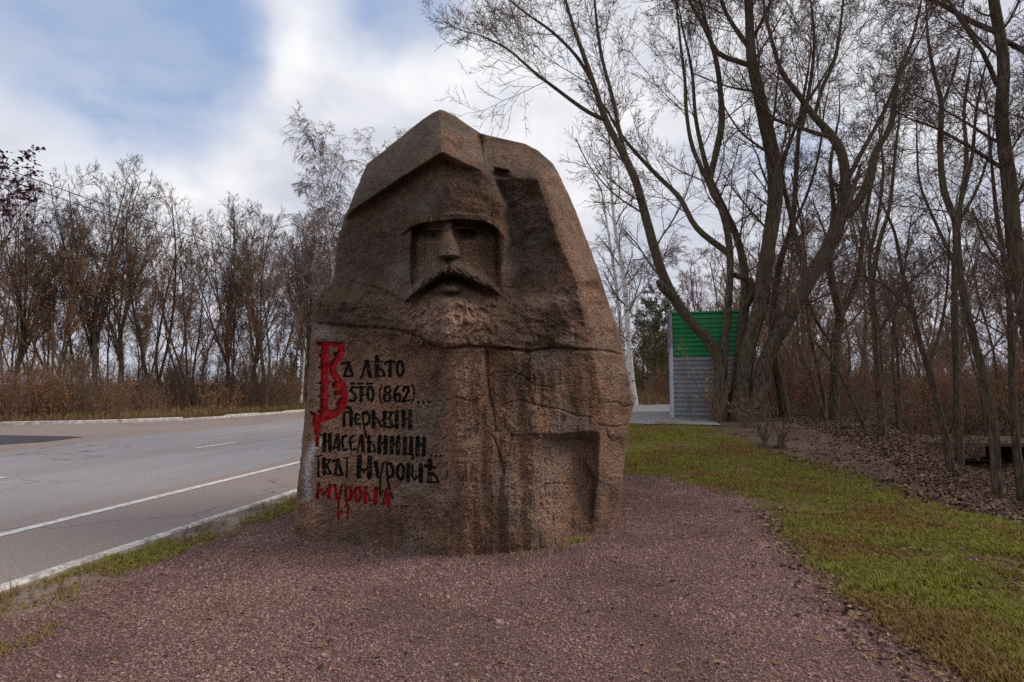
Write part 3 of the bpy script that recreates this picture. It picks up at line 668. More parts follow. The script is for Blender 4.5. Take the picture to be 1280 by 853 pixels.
    for tr in tris:
        a, b_, c = vx[tr[0]], vx[tr[1]], vx[tr[2]]
        i0, i1 = int((min(a[0], b_[0], c[0]) - x0) / H), int((max(a[0], b_[0], c[0]) - x0) / H) + 2
        j0, j1 = int((min(a[1], b_[1], c[1]) - y0) / H), int((max(a[1], b_[1], c[1]) - y0) / H) + 2
        sl = (slice(max(j0, 0), j1), slice(max(i0, 0), i1)); X, Y = GX[sl], GY[sl]
        den = (b_[1] - c[1]) * (a[0] - c[0]) + (c[0] - b_[0]) * (a[1] - c[1])
        if abs(den) < 1e-9: continue
        l0 = ((b_[1] - c[1]) * (X - c[0]) + (c[0] - b_[0]) * (Y - c[1])) / den
        l1 = ((c[1] - a[1]) * (X - c[0]) + (a[0] - c[0]) * (Y - c[1])) / den
        l2 = 1 - l0 - l1; ins = (l0 >= -1e-6) & (l1 >= -1e-6) & (l2 >= -1e-6)
        val = 1 / (l0 * inv[tr[0]] + l1 * inv[tr[1]] + l2 * inv[tr[2]])
        D[sl] = np.where(ins, val, D[sl])
    D = np.where(np.isnan(D), 6.0, D)
    def blur(a, n):
        for _ in range(n):
            a = np.pad(a, 1, 'edge'); a = (a[:-2] + 2 * a[1:-1] + a[2:]) / 4; a = (a[:, :-2] + 2 * a[:, 1:-1] + a[:, 2:]) / 4
        return a
    D = blur(D, 5)
    # ---- the face
    def curve(pts): return np.interp(GX, [p[0] for p in pts], [p[1] for p in pts])
    rim_lo = curve([(500, 297), (505, 291), (513, 285), (529, 279), (545, 276.8), (565, 274.6), (584, 274.6), (605, 277), (617, 283), (624, 289), (630, 297)])
    rim_hi = curve([(500, 286), (510, 277), (524, 271), (546, 268), (562, 266.5), (584, 267), (604, 269), (618, 274), (628, 284)])
    inx = ss(500, 508, GX) * ss(632, 624, GX)
    band = ss(-1.2, .8, GY - rim_hi) * ss(1.0, -.4, GY - rim_lo) * inx
    D -= .05 * band
    D -= .05 * np.exp(-((GX - 566) / 30.) ** 2) * ss(205, 235, GY) * ss(276, 262, GY)           # dome
    facex = ss(513.5, 517, GX) * ss(624, 620.5, GX)
    below = ss(-.6, 1.6, GY - rim_lo)
    must_c = curve([(500, 380), (507, 369), (520, 356), (535, 343), (548, 334), (560, 331), (575, 332), (590, 336), (605, 345), (617, 356), (628, 370)])
    face = facex * below * ss(2, -3, GY - must_c)
    D += face * (.03 + .13 * ss(306, 286, GY))
    D += .05 * face * ss(542, 518, GX) + .05 * face * ss(594, 620, GX)                           # cheeks turn away
    for xg, yy0, yy1 in ((517.5, 289, 342), (622, 290, 352)):                                   # grooves beside the face
        D += .045 * np.exp(-((GX - xg) / 2.0) ** 2) * ss(yy0, yy0 + 5, GY) * ss(yy1, yy1 - 8, GY)
    for (ex, ey, sx, sy, dp) in ((541, 294.5, 10.5, 5.6, .14), (582, 293.5, 11.5, 5.8, .15)):         # eye sockets
        q = ((GX - ex) / sx) ** 4 + ((GY - ey) / sy) ** 4; D += dp * np.exp(-q)
        D -= .085 * np.exp(-(((GX - ex + (2 if ex < 560 else 0)) / 6.0) ** 2 + ((GY - ey - .8) / 3.2) ** 2))  # eyeball
        D += .075 * np.exp(-(((GX - ex - (1 if ex < 560 else -2)) / 2.6) ** 2 + ((GY - ey - .3) / 2.3) ** 2))
        D -= .022 * np.exp(-(((GX - ex - (2 if ex > 560 else -2)) / 14.0) ** 4 + ((GY - ey + 8) / 2.0) ** 2))  # lid
        D -= .018 * np.exp(-(((GX - ex) / 14.0) ** 4 + ((GY - ey - 8) / 2.6) ** 2))
    nt_ = np.clip((GY - 276) / 44, 0, 1)
    ncx = 560 + 0.6 * nt_; nhw = 5.5 + 8.0 * nt_ ** 1.6                                         # nose
    prof = ss(1.25, .55, np.abs(GX - ncx) / nhw) * ss(274, 278, GY) * ss(322.5, 319, GY)
    D -= prof * (.125 + .10 * nt_)
    D += .05 * np.exp(-(((GX - 561) / 9.5) ** 2 + ((GY - 325) / 3.6) ** 2))                      # under the nose
    # moustache: two sweeps from the nose, sharp below, merging into the cheeks above
    cl = curve([(500, 384), (507, 374), (518, 364), (530, 354), (543, 345), (554, 337), (560, 339), (566, 337), (578, 341), (592, 348), (605, 355), (616, 360), (624, 366), (632, 378)])
    amp_ = ss(503, 512, GX) * ss(627, 617, GX) * (1 - .55 * np.exp(-((GX - 560.5) / 2.2) ** 2))
    dv = GY - cl; dv = dv + 2.2 * fbm(GX / 9, GY / 9, 33)
    tk = 10.8 - 4.6 * np.clip(np.abs(GX - 561) / 58, 0, 1)
    body = np.where(dv < 0, np.exp(-(np.abs(dv) / (tk * 1.25)) ** 2.2), ss(tk * .75, tk * .2, dv))
    D -= .135 * amp_ * body
    D += .08 * amp_ * body * fbm(GX / 7, GY / 5, 36, 3)
    D += .009 * amp_ * body * np.sin((GX - 561) * .55 + dv * np.where(GX < 561, .9, -.9))
    under = dv - tk * .75
    D += .15 * ss(508, 540, GX) * ss(622, 588, GX) * ss(-1, 1.5, under) * ss(11.5, 3.0, under) * (1 - .35 * ss(18, 45, np.abs(GX - 561)))
    D -= .125 * np.exp(-(((GX - 563) / 12) ** 4 + ((GY - 361.5) / 4.2) ** 4))                       # lower lip
    D += .04 * np.exp(-(((GX - 562) / 18) ** 2 + ((GY - 368.5) / 2.6) ** 2))
    # cheek guards
    D -= .035 * np.exp(-(((GX - 510) / 3.6) ** 4)) * ss(286, 294, GY) * ss(362, 350, GY)
    D -= .045 * np.exp(-(((GX - 629) / 4.0) ** 4)) * ss(284, 294, GY) * ss(372, 352, GY)
    # beard strands
    bz = ss(368, 378, GY) * ss(436, 426, GY) * np.exp(-((GX - 562) / 62) ** 4)
    D += bz * (.016 * np.sin((GX - 562) * .36 + 5.5 * fbm(GX / 18, GY / 20, 61) * 4) * ss(4, 22, np.abs(GX - 560)) + .05 * fbm(GX / 8, GY / 11, 66, 3) - .05 * np.exp(-((GX - 560) / 30) ** 2))
    # notch in the upper right block
    D += .14 * np.exp(-(((GX - 627) / 10) ** 4 + ((GY - 217 - (GX - 627) * .18) / 5.0) ** 4))
    D += .05 * np.exp(-(seg_d(GX, GY, [(601, 168), (603, 190), (605, 214)]) / 1.8) ** 2)
    # joints and cracks
    JIT = 2.6 * fbm(GX / 7, GY / 7, 40)
    def window(pts, pad):
        xs_, ys_ = [p[0] for p in pts], [p[1] for p in pts]
        return (slice(max(int((min(ys_) - pad - y0) / H), 0), int((max(ys_) + pad - y0) / H)), slice(max(int((min(xs_) - pad - x0) / H), 0), int((max(xs_) + pad - x0) / H)))
    for w_, dp, pts in ((1.9, .055, [(393, 404), (430, 408), (470, 410), (500, 413), (524, 421), (541, 432), (557, 437), (580, 433), (604, 434), (641, 437)]),
                        (1.7, .05, [(641, 437), (660, 440), (690, 435), (741, 438), (757, 439), (779, 444)]),
                        (1.1, .022, [(560, 500), (572, 497), (588, 502), (600, 499), (606, 492)]), (1.0, .018, [(612, 470), (622, 466), (640, 465), (654, 470), (668, 482), (688, 484), (704, 480)]),
                        (1.1, .02, [(667, 470), (669, 486), (664, 500), (672, 512), (660, 524), (664, 540)]), (1.2, .02, [(620, 512), (634, 504), (650, 500), (676, 508), (700, 512), (722, 520), (740, 522)]),
                        (1.5, .035, [(608, 440), (609, 470), (612, 495), (617, 515), (619, 540)]), (1.2, .022, [(618, 540), (630, 520), (632, 534), (640, 545), (652, 545)]),
                        (1.1, .025, [(757, 504), (772, 503), (780, 509), (791, 507)]), (1.2, .024, [(756, 533), (760, 545), (766, 553), (775, 548)]), (1.3, .028, [(750, 532), (770, 534), (788, 531)]),
                        (1.3, .03, [(616, 545), (622, 560), (628, 580), (630, 592)]), (1.2, .02, [(640, 545), (636, 566), (630, 590)]), (1.0, .016, [(682, 606), (694, 604), (720, 607)]), (1.0, .014, [(692, 606), (690, 640), (694, 684)]),
                        (1.2, .02, [(656, 445), (662, 440), (662, 452), (650, 468), (640, 476)]), (1.0, .013, [(520, 520), (534, 528), (548, 536)]), (1.0, .014, [(646, 690), (648, 660), (654, 630)]),
                        (1.4, .03, [(418, 346), (440, 352), (470, 360), (495, 372)]), (1.0, .02, [(700, 275), (712, 272), (724, 276)])):
        sl = window(pts, 9); D[sl] += dp * np.exp(-((seg_d(GX[sl], GY[sl], pts) + JIT[sl] * .5) / w_) ** 2)
    # broken texture: rough cloak zone and overall weathering
    rough = np.clip(ss(345, 372, GY) * ss(440, 425, GY) * .9 + ss(440, 425, GY) * .55 + ss(500, 540, GX) * ss(440, 470, GY) * .5 + ss(232, 214, GY) * 0, .28, 1) * (1 - .45 * (1 - ss(250, 290, GY)))
    fz = np.exp(-(((GX - 566) / 52.) ** 4 + ((GY - 315) / 45.) ** 4)); rough = rough * (1 - .62 * fz)
    D += (1 - .8 * fz) * (.10 * np.abs(fbm(GX / 34, GY / 30, 46, 3)) + .035 * np.abs(fbm(GX / 11 + 3, GY / 10, 48, 3))) * np.where(GX < 556, .45 + .55 * ss(440, 425, GY), 1.0 - .5 * ss(440, 470, GY))
    lowz = ss(440, 470, GY) * ss(556, 566, GX) * ss(745, 735, GX)
    flute = np.interp(GX, [560, 585, 598, 606, 616, 626, 636, 648, 656, 664, 676, 688, 700, 745], [0, 0, .02, .05, -.015, .06, .0, .01, .055, 0, .02, -.015, .01, 0])
    D += ss(505, 560, GY + 14 * fbm(GX / 20, GY / 20, 43)) * flute * (.75 + .8 * fbm(GX / 30, GY / 60, 44))
    D += lowz * (.09 * fbm(GX / 11, GY / 70, 52) + .02 * fbm(GX / 4, GY / 9, 53, 3))
    rough = rough * (1 - .62 * lowz)
    D += rough * (.11 * fbm(GX / 26, GY / 22, 50) + .055 * fbm(GX / 9, GY / 8, 55) + .03 * fbm(GX / 3.4, GY / 3.2, 58, 3))
    D += .010 * fbm(GX / 2.0, GY / 2.0, 70, 2)
    # ---- letters: cut in and painted
    LM = {}
    cut = np.zeros(D.shape); ragged = .85 * fbm(GX / 2.2, GY / 2.2, 80, 2)
    for gi, (colr, nm_, (ox, oy), strokes) in enumerate(GLYPHS):
        st_ = [(wd, [(ox + a / K, oy + b_ / K) for a, b_ in pts]) for wd, pts in strokes]
        sl = window([p for wd, pp in st_ for p in pp], 8); X, Y = GX[sl], GY[sl]; m_ = np.full(X.shape, 9.0)
        for wd, pp in st_: m_ = np.minimum(m_, seg_d(X, Y, pp) - wd / K / 2)
        m_ = m_ + ragged[sl]
        LM[gi] = (sl, m_ < 0.12)
        cut[sl] = np.maximum(cut[sl], ss(.8, -.7, m_) * (1.35 if nm_ == 'initial_letter' else 1))
    D += .028 * cut
    # ---- colour masks: weathering, plus darker hollows and upper front
    def G(x, y, sx, sy): return np.exp(-(((GX - x) / sx) ** 2 + ((GY - y) / sy) ** 2))
    stain_dark = .75 * G(455, 320, 45, 45) + .5 * G(600, 225, 40, 25) + .7 * G(665, 300, 30, 60) + .85 * G(640, 400, 60, 26) + .45 * G(700, 400, 40, 40) + .6 * G(420, 395, 40, 16) + .5 * G(500, 400, 30, 18)  # streak stains, plus darkening painted under the hood, in channel, mouth and recess
    stain_dark += .7 * G(625, 640, 16, 60) + .55 * G(650, 470, 22, 30) + .6 * G(740, 640, 5, 45) + .45 * G(470, 655, 45, 22) + .55 * G(720, 500, 12, 40) + .4 * G(545, 480, 25, 35) + .6 * G(705, 548, 30, 9) + .35 * G(665, 590, 10, 60) + .5 * G(655, 600, 5, 50)
    stain_dark += .35 * G(520, 250, 60, 30) + .45 * G(565, 355, 50, 16) + .3 * G(600, 310, 14, 20)
    stain_dark *= 1.5
    stain_dark *= .65 + .9 * (fbm(GX / 30, GY / 40, 90) + .35)
    stain_dark += .42 * ss(700, 640, GX) * ss(445, 425, GY) * ss(200, 230, GY) + .30 * G(480, 210, 50, 40) - .45 * G(556, 397, 45, 20)
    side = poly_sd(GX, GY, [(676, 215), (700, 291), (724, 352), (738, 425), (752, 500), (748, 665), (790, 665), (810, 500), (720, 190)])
    stain_dark *= ss(4, -4, side)  # right side face left undarkened, paler than the front
    pink = 1.1 * G(556, 397, 50, 22) + .45 * G(660, 585, 70, 60) + .6 * G(580, 470, 20, 30) + .55 * G(690, 640, 30, 40) + .35 * G(440, 560, 50, 90) + .45 * G(690, 375, 40, 10) + .4 * ss(-4, 6, side) + .4 * G(395, 640, 25, 40) + .2 * G(560, 600, 12, 60)
    moss = .9 * G(440, 366, 40, 4) + .6 * G(420, 371, 18, 4) + .5 * G(690, 688, 40, 5) + .35 * G(570, 150, 60, 12) + .3 * G(630, 176, 40, 5) + .4 * G(660, 690, 20, 10) + .3 * G(600, 266, 25, 4)
    grey = ss(-6, 8, poly_sd(GX, GY, [(550, 120), (553, 192), (495, 229), (425, 275), (410, 260), (450, 180)])) * .95 + .5 * ss(-5, 5, poly_sd(GX, GY, [(604, 150), (606, 212), (672, 224), (700, 215), (660, 165)])) + .35 * G(440, 320, 40, 30)
    ld = seg_d(GX, GY, [(399, 551), (391, 560), (386, 575), (384, 600), (385, 630)])
    lime = .95 * np.exp(-(ld / 4.5) ** 2) * ss(640, 600, GY) + .5 * np.exp(-(seg_d(GX, GY, [(402, 552), (394, 560)]) / 3) ** 2) + .25 * G(402, 415, 14, 12) + .2 * G(397, 480, 4, 30) + .25 * np.exp(-(seg_d(GX, GY, [(650, 462), (636, 478)]) / 1.2) ** 2) + .3 * G(716, 418, 1.5, 14)
    # ---- mesh: rows of constant py
    rows = np.concatenate([np.arange(137.2, 424, 1.0), np.arange(424, 656, .5), np.arange(656, 716, 1.1)])
    tx = np.concatenate([np.linspace(0, .02, 8, endpoint=False), np.linspace(.02, .44, 350, endpoint=False), np.linspace(.44, .985, 240, endpoint=False), np.linspace(.985, 1, 7)])
    lx = np.interp(rows, [a for a, b_ in LEFT], [b_ for a, b_ in LEFT]); rx = np.interp(rows, [a for a, b_ in RIGHT], [b_ for a, b_ in RIGHT])
    lx = lx + 2.2 * fbm(rows / 9, rows * 0 + 3, 101) * ss(137, 150, rows); rx = rx + 2.2 * fbm(rows / 9, rows * 0 + 8, 104) * ss(137, 150, rows)
    PX = lx[:, None] + (rx - lx)[:, None] * tx[None]; PY = np.repeat(rows[:, None], len(tx), 1)
    fi = (PX - x0) / H; fj = (PY - y0) / H; i0 = np.clip(fi.astype(int), 0, len(gxs) - 2); j0 = np.clip(fj.astype(int), 0, len(gys) - 2); fx = fi - i0; fy = fj - j0
    def samp(a): return (a[j0, i0] * (1 - fx) + a[j0, i0 + 1] * fx) * (1 - fy) + (a[j0 + 1, i0] * (1 - fx) + a[j0 + 1, i0 + 1] * fx) * fy
    DY = samp(D); W = at(PX, PY, DY)
    # the surface rolls away at its outline
    edge = np.minimum(tx, 1 - tx)[None] * (rx - lx)[:, None]
    roll = .10 * (1 - ss(0, 5, edge)) ** 2
    W = W + roll[..., None] * np.stack([PX * 0, PX * 0 + 1, PX * 0], -1) * 1.0
    a_, b2 = ray(PX, PY); W[..., 0] = a_ * W[..., 1]; W[..., 2] = CAMH + b2 * W[..., 1]
    nr, nc = PX.shape
    # the back, not seen from here: a rough bulge from one outline to the other
    nb = 36; ang = np.linspace(0, math.pi, nb + 2)[1:-1]
    PLft, PRgt = W[:, 0], W[:, -1]; mid_ = (PLft + PRgt) / 2; half = (PRgt - PLft) / 2
    hgt = np.clip((716 - rows) / (716 - 137), 0, 1)
    depth = 1.75 - .75 * hgt ** 2.2
    # a little narrower than the outline so the back stays behind it
    Bk = mid_[:, None] + half[:, None] * (np.cos(ang) * .98)[None, :, None]
    Bk[..., 1] += depth[:, None] * (np.sin(ang) ** .75)[None] + .10 * fbm(np.cos(ang)[None] * 4 + 9 + 0 * rows[:, None], rows[:, None] / 55 + 0 * ang[None], 111)
    Bk[..., 2] -= .12 * np.sin(ang)[None] * hgt[:, None] ** 3
    ALL = np.concatenate([W, Bk], 1); tc_ = nc + nb
    idx = np.arange(nr * tc_).reshape(nr, tc_); nxt = np.roll(idx, -1, 1)
    q = np.stack([idx[:-1], idx[1:], nxt[1:], nxt[:-1]], -1)
    front_q = q[:, :nc - 1]; back_q = q[:, nc - 1:].reshape(-1, 4)
    # which painted letter owns a face
    owner = np.full(front_q.shape[:2], -1)
    cx = (PX[:-1, :-1] + PX[1:, 1:]) / 2; cy = (PY[:-1, :-1] + PY[1:, 1:]) / 2
    ci = np.clip(((cx - x0) / H + .5).astype(int), 0, len(gxs) - 1); cj = np.clip(((cy - y0) / H + .5).astype(int), 0, len(gys) - 1)
    for gi in LM:
        (sj, si), mk = LM[gi]
        ok = (cj >= sj.start) & (cj < sj.start + mk.shape[0]) & (ci >= si.start) & (ci < si.start + mk.shape[1])
        r_, c_ = np.nonzero(ok); hit = mk[cj[r_, c_] - sj.start, ci[r_, c_] - si.start]; owner[r_[hit], c_[hit]] = gi
    V = ALL.reshape(-1, 3)
    base = np.array([float(V[:, 0].mean()), 5.8, 0.0])
    V = V - base
    cap = idx[0][None]                                            # closed crest
    root = empty('carved_monument', tuple(base))
    tag(root, 'huge rough brown stone carved with a bearded helmeted head and painted lettering', 'monument')
    fq = front_q[owner < 0]
    me = mesh('stone', V, [np.concatenate([fq.reshape(-1, 4), back_q]), cap])
    full = lambda a: np.concatenate([samp(a), np.zeros((nr, nb))], 1)
    for nme, a in (('stain_dark', np.clip(stain_dark, 0, 1)), ('pink', np.clip(pink, 0, 1)), ('moss', np.clip(moss, 0, 1)), ('lime', np.clip(lime, 0, 1)), ('grey', np.clip(grey, 0, 1))): attr(me, nme, full(a))
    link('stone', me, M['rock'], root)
    for gi, (colr, nm_, o_, s_) in enumerate(GLYPHS):
        f = front_q[owner == gi]
        if not len(f): continue
        u, invx = np.unique(f.ravel(), return_inverse=True)
        link(nm_, mesh(nm_, V[u], [invx.reshape(-1, 4)]), M[colr], root)
    return root
build_monument()

# ------------------------------------------------------------------ vegetation tools
def nrm(v): return v / np.maximum(np.linalg.norm(v, axis=-1, keepdims=True), 1e-9)
def grow(rng, P0, D0, Ln, R0, P, wander, up, tip):
    n = len(P0); pts = np.zeros((n, P, 3)); pts[:, 0] = P0; d = nrm(D0); st = (Ln / (P - 1))[:, None]
    for i in range(1, P):
        d = nrm(d + wander * rng.normal(size=(n, 3)) + np.array([0, 0, up]) / (P - 1))
        pts[:, i] = pts[:, i - 1] + d * st
    t = np.linspace(0, 1, P)[None]
    return pts, R0[:, None] * (1 - (1 - tip) * t)
def kids(rng, pts, rad, k, t0, t1, ang, lf, rf, rmin, P, wander, up, tip=.35, lens=None, jit=.35, flat=0.0):
    """k branches on each parent polyline"""
    n, Pp, _ = pts.shape
    seg = np.linalg.norm(np.diff(pts, axis=1), axis=-1).sum(1)
    base = (np.arange(k)[None] + rng.random((n, k))) / k
    t = (t0 + (t1 - t0) * base).ravel(); pi = np.repeat(np.arange(n), k)
    f = t * (Pp - 1); i = np.minimum(f.astype(int), Pp - 2); fr = (f - i)[:, None]
    p = pts[pi, i] * (1 - fr) + pts[pi, i + 1] * fr; tan = nrm(pts[pi, i + 1] - pts[pi, i])
    r = rad[pi, i] * (1 - fr[:, 0]) + rad[pi, i + 1] * fr[:, 0]
    rv = rng.normal(size=(n * k, 3)); rv[:, 2] *= (1 - flat); perp = nrm(rv - (rv * tan).sum(1, keepdims=True) * tan)
    a = np.radians(ang) * (1 + jit * rng.normal(size=n * k)); d = np.cos(a)[:, None] * tan + np.sin(a)[:, None] * perp
    ln = (seg[pi] if lens is None else lens) * lf * (1.15 - .6 * t) * (.65 + .7 * rng.random(n * k))
    R0 = np.maximum(np.minimum(r * .85, r * rf * (.8 + .4 * rng.random(n * k))), rmin)
    return grow(rng, p, d, ln, R0, P, wander, up, tip)
def tube_arrays(groups):
    V = []; Q = []; T = []; off = 0
    for pts, rad, sd_ in groups:
        n, P, _ = pts.shape
        if n == 0: continue
        tan = nrm(np.gradient(pts, axis=1)); ref = nrm(np.cross(nrm(pts[:, -1] - pts[:, 0]), np.array([.37, .61, .23])))[:, None]
        n1 = nrm(ref - (ref * tan).sum(-1, keepdims=True) * tan); n2 = np.cross(tan, n1)
        th = np.arange(sd_) * 2 * math.pi / sd_
        ring = pts[:, :, None] + rad[:, :, None, None] * (np.cos(th)[None, None, :, None] * n1[:, :, None] + np.sin(th)[None, None, :, None] * n2[:, :, None])
        V.append(ring.reshape(-1, 3))
        b = off + (np.arange(n)[:, None, None] * P + np.arange(P - 1)[None, :, None]) * sd_; k = np.arange(sd_)[None, None]; k2 = (np.arange(sd_) + 1) % sd_
        Q.append(np.stack([b + k, b + k2[None, None], b + sd_ + k2[None, None], b + sd_ + k], -1).reshape(-1, 4))
        off += n * P * sd_
    return np.concatenate(V), [np.concatenate(Q)]
def smooth_line(pts, step):
    """Catmull-Rom through (n,4) points x,y,z,r"""
    p = np.asarray(pts, float); p = np.vstack([2 * p[0] - p[1], p, 2 * p[-1] - p[-2]]); out = []
    for i in range(1, len(p) - 2):
        m = max(2, int(np.linalg.norm(p[i + 1, :3] - p[i, :3]) / step))
        for t in np.arange(m) / m:
            a, b, c, d = p[i - 1], p[i], p[i + 1], p[i + 2]
            out.append(.5 * ((2 * b) + (c - a) * t + (2 * a - 5 * b + 4 * c - d) * t * t + (3 * b - a - 3 * c + d) * t ** 3))
    out.append(p[-2]); return np.array(out)
def resample(line, P):
    t = np.linspace(0, len(line) - 1, P); i = np.minimum(t.astype(int), len(line) - 2); f = (t - i)[:, None]
    return line[i] * (1 - f) + line[i + 1] * f
def bark_tubes(lines, sides, seed, amp=.10):
    """thick limbs with a knobbly surface"""
    V = []; Q = []; off = 0
    for li, l in enumerate(lines):
        v, q = tube_arrays([(l[None, :, :3], l[None, :, 3], sides)])
        c = np.repeat(l[:, :3], sides, 0); ang = np.tile(np.arange(sides), len(l)); row = np.repeat(np.arange(len(l)), sides)
        k = 1 + amp * 2.4 * fbm(ang * 1.3 + li * 7, row * .55, seed) * np.ones(len(v))
        v = c + (v - c) * k[:, None]
        V.append(v); Q.append(q[0] + off); off += len(v)
    return np.concatenate(V), [np.concatenate(Q)]
def leaf_arrays(rng, P0, size, curl=.3):
    """diamond leaves with a fold: 4 verts, 2 tris"""
    n = len(P0); a = nrm(rng.normal(size=(n, 3))); b = nrm(np.cross(a, rng.normal(size=(n, 3)))); c = np.cross(a, b)
    s = (size * (.6 + .8 * rng.random(n)))[:, None]
    v = np.stack([P0 - a * s * .55, P0 + b * s * .36 + c * s * curl * .4, P0 + a * s * .55, P0 - b * s * .36 + c * s * curl * .4], 1).reshape(-1, 3)
    k = np.arange(n)[:, None] * 4
    return v, [np.concatenate([k + np.array([[0, 1, 2]]), k + np.array([[0, 2, 3]])])]
def pts_on(rng, pts, n):
    i = rng.integers(0, len(pts), n); P = pts.shape[1]; f = rng.random(n) * (P - 1); j = np.minimum(f.astype(int), P - 2); f = (f - j)[:, None]
    return pts[i, j] * (1 - f) + pts[i, j + 1] * f
PROTO_N = 0
def scatter(name, pts, rot, scl, protos, idx, label=None):
    """one object: instances of small meshes on points (geometry nodes)"""
    global PROTO_N
    PROTO_N += 1
    col = bpy.data.collections.new('kinds_of_' + name)
    for i, (me, m) in enumerate(protos):
        o = bpy.data.objects.new('%s_kind_%d%02d' % (name, PROTO_N, i), me)
        if m is not None and not me.materials: me.materials.append(m)
        col.objects.link(o)
    n = len(pts); me = bpy.data.meshes.new(name); me.vertices.add(n); me.vertices.foreach_set('co', np.ascontiguousarray(pts, np.float32).ravel())
    a = me.attributes.new('rot', 'FLOAT_VECTOR', 'POINT'); a.data.foreach_set('vector', np.ascontiguousarray(rot, np.float32).ravel())
    a = me.attributes.new('scl', 'FLOAT_VECTOR', 'POINT'); a.data.foreach_set('vector', np.ascontiguousarray(scl, np.float32).ravel())
    a = me.attributes.new('idx', 'INT', 'POINT'); a.data.foreach_set('value', np.ascontiguousarray(idx, np.int32))
    o = link(name, me)
    g = bpy.data.node_groups.new('scatter_' + name, 'GeometryNodeTree')
    g.interface.new_socket('Geometry', in_out='INPUT', socket_type='NodeSocketGeometry'); g.interface.new_socket('Geometry', in_out='OUTPUT', socket_type='NodeSocketGeometry')
    gi = g.nodes.new('NodeGroupInput'); go = g.nodes.new('NodeGroupOutput'); ip = g.nodes.new('GeometryNodeInstanceOnPoints'); ci = g.nodes.new('GeometryNodeCollectionInfo')
    ci.inputs['Collection'].default_value = col; ci.inputs['Separate Children'].default_value = True; ci.inputs['Reset Children'].default_value = True
    def na(nm, ty):
        q = g.nodes.new('GeometryNodeInputNamedAttribute'); q.data_type = ty; q.inputs[0].default_value = nm; return q.outputs[0]
    g.links.new(gi.outputs[0], ip.inputs['Points']); g.links.new(ci.outputs[0], ip.inputs['Instance']); ip.inputs['Pick Instance'].default_value = True
    g.links.new(na('idx', 'INT'), ip.inputs['Instance Index']); g.links.new(na('rot', 'FLOAT_VECTOR'), ip.inputs['Rotation']); g.links.new(na('scl', 'FLOAT_VECTOR'), ip.inputs['Scale'])
    g.links.new(ip.outputs[0], go.inputs[0])
    md = o.modifiers.new('scatter', 'NODES'); md.node_group = g
    o['kind'] = 'stuff'
    if label: o['label'] = label
    return o

